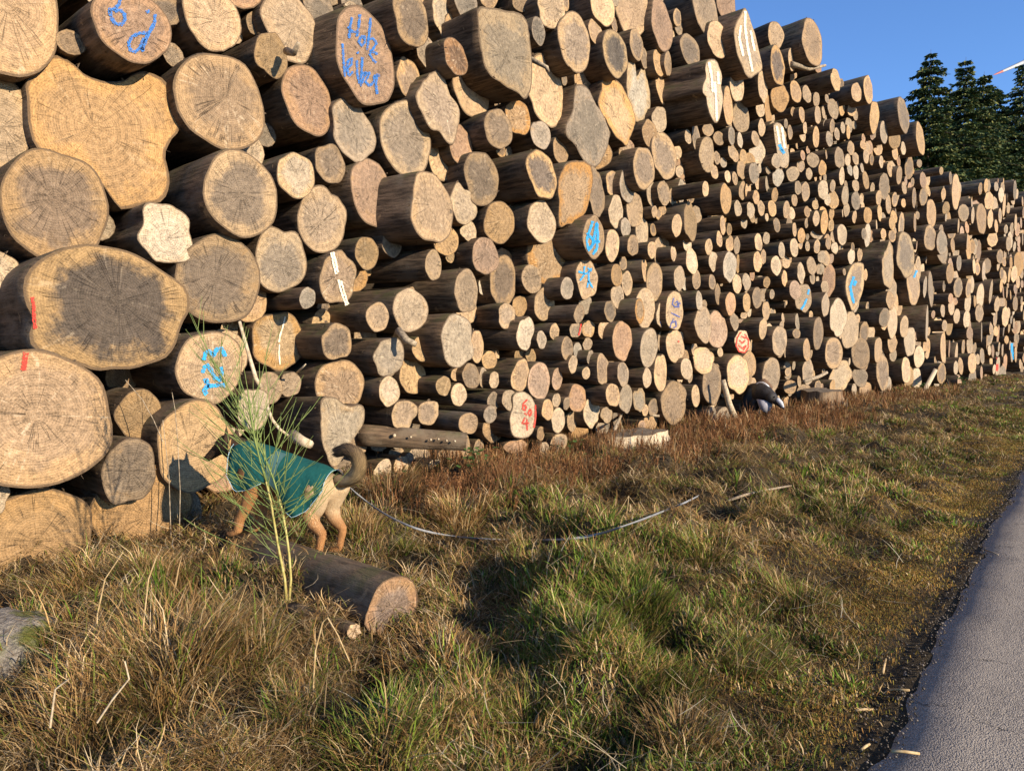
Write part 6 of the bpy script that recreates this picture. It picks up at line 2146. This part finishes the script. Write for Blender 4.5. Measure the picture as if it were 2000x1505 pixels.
# ---- black dog with a dark coat by the stump, head lowered
M_FUR2 = simple_mat('black_fur', (.010, .009, .009), (.038, .030, .026), 60, .6, .8, .012, 4)
M_FURT = simple_mat('brown_fur', (.10, .055, .030), (.20, .12, .07), 60, .8, .8, .012, 4)
M_MUZ = simple_mat('grey_muzzle', (.34, .35, .38), (.50, .50, .52), 60, .5, .3, .005)
M_CHEST = simple_mat('grey_lining', (.24, .23, .26), (.32, .31, .34), 30, .7, .2, .005)
M_DCOAT = coat_mat('dark_coat', (.020, .028, .036), (.034, .044, .052))
tt = 15.9
b2 = at_t(1490, 830, tt); b2.z = float(H(b2.x, b2.y))
D2 = empty('dog', b2)
tag(D2, 'black dog in a dark coat with pale collar edge sniffing beside the bark-covered stump', 'dog')
def L2(px, py, dt=0.0): return at_t(px, py, tt + dt) - b2
s_ = tt / FPX          # metres per photo pixel there
g2 = [capsule_chain([L2(1468, 772, .55), L2(1474, 768, .30), L2(1484, 768, .05)], [20 * s_, 21 * s_, 19 * s_]),
      ellipsoid(L2(1478, 778, .30), (.30, .22, .25)),
      capsule_chain([L2(1486, 766, 0), L2(1496, 768, -.12), L2(1504, 773, -.2)], [18 * s_, 15 * s_, 12 * s_]),
      ellipsoid(L2(1506, 775, -.22), (.15, .12, .125)),
      capsule_chain([L2(1511, 779, -.25), L2(1520, 786, -.3), L2(1526, 793, -.33)], [9 * s_, 6.5 * s_, 4.5 * s_])]
for (x0, dt) in ((1468, .05), (1498, -.05), (1455, .75), (1478, .8)):
    g2.append(capsule_chain([L2(x0 + 4, 785, dt), L2(x0, 808, dt), L2(x0, 830, dt)], [8 * s_, 5 * s_, 4 * s_]))
    z = L2(x0, 836, dt); g2.append(ellipsoid((z.x, z.y, .03), (.07, .07, .035)))
for (ex, ey, dt) in ((1497, 766, -.15), (1510, 767, -.28)):
    p = L2(ex, ey, dt); g2.append(([p + right * .05, p - right * .04, p + fwd_h * .04, p + Vector((0, 0, -.03)) + right * -.09 - fwd_h * .02 + Vector((0, 0, -.06))], [(0, 1, 2), (0, 3, 1), (1, 3, 2), (2, 3, 0)]))
bod2 = organic('body', g2, M_FUR2, D2, .018, 5)
mesh_obj('muzzle', *capsule_chain([L2(1519, 781, -.33), L2(1525, 787, -.36), L2(1529, 794, -.38)], [4.6 * s_, 4.6 * s_, 2.6 * s_]), M_MUZ, D2)
mesh_obj('nose', *ellipsoid(L2(1530, 797, -.39), (.03, .03, .025)), M_FUR2, D2)
mesh_obj('eye', *ellipsoid(L2(1513, 775, -.36), (.018, .018, .018)), M_EYE, D2)
# collar ring of the coat: pale rolled edge, brown fur of the nape over it
ring = [L2(1489 + 15.5 * math.cos(a), 764 - 17 * math.sin(a) + 4 * math.cos(a), .0 - .18 * math.cos(a)) for a in [math.radians(x) for x in range(-25, 195, 10)]]
mesh_obj('collar_edge', *tube_geo(ring, [1.3 * s_ + 1.2 * s_ * math.cos(math.radians(x - 30)) ** 2 for x in range(-25, 195, 10)], 8), M_WHITE, D2)
mesh_obj('nape_fur', *capsule_chain([L2(1482, 752, .3), L2(1492, 747, .22), L2(1503, 756, .14)], [8 * s_, 8.5 * s_, 6 * s_]), M_FURT, D2)
cg = Geo()
cg.add(capsule_chain([L2(1474, 768, .12), L2(1463, 780, .2), L2(1454, 798, .3), L2(1450, 812, .35)], [15 * s_, 13 * s_, 9 * s_, 7 * s_]))
cg.add(ellipsoid(L2(1486, 772, .1), (.21, .17, .20)))
dc = organic('coat', [(cg.V, cg.F)], M_DCOAT, D2, .02, 4)
V = [L2(1478, 779, -.16), L2(1492, 781, -.24), L2(1507, 787, -.2), L2(1506, 795, -.19), L2(1499, 806, -.16), L2(1490, 803, -.22), L2(1484, 797, -.18), L2(1492, 792, -.25)]
cp = mesh_obj('chest_panel', V, [(0, 1, 7, 6), (1, 2, 3, 7), (7, 3, 4, 5), (6, 7, 5)], M_CHEST, dc)
so = cp.modifiers.new('t', 'SOLIDIFY'); so.thickness = .02
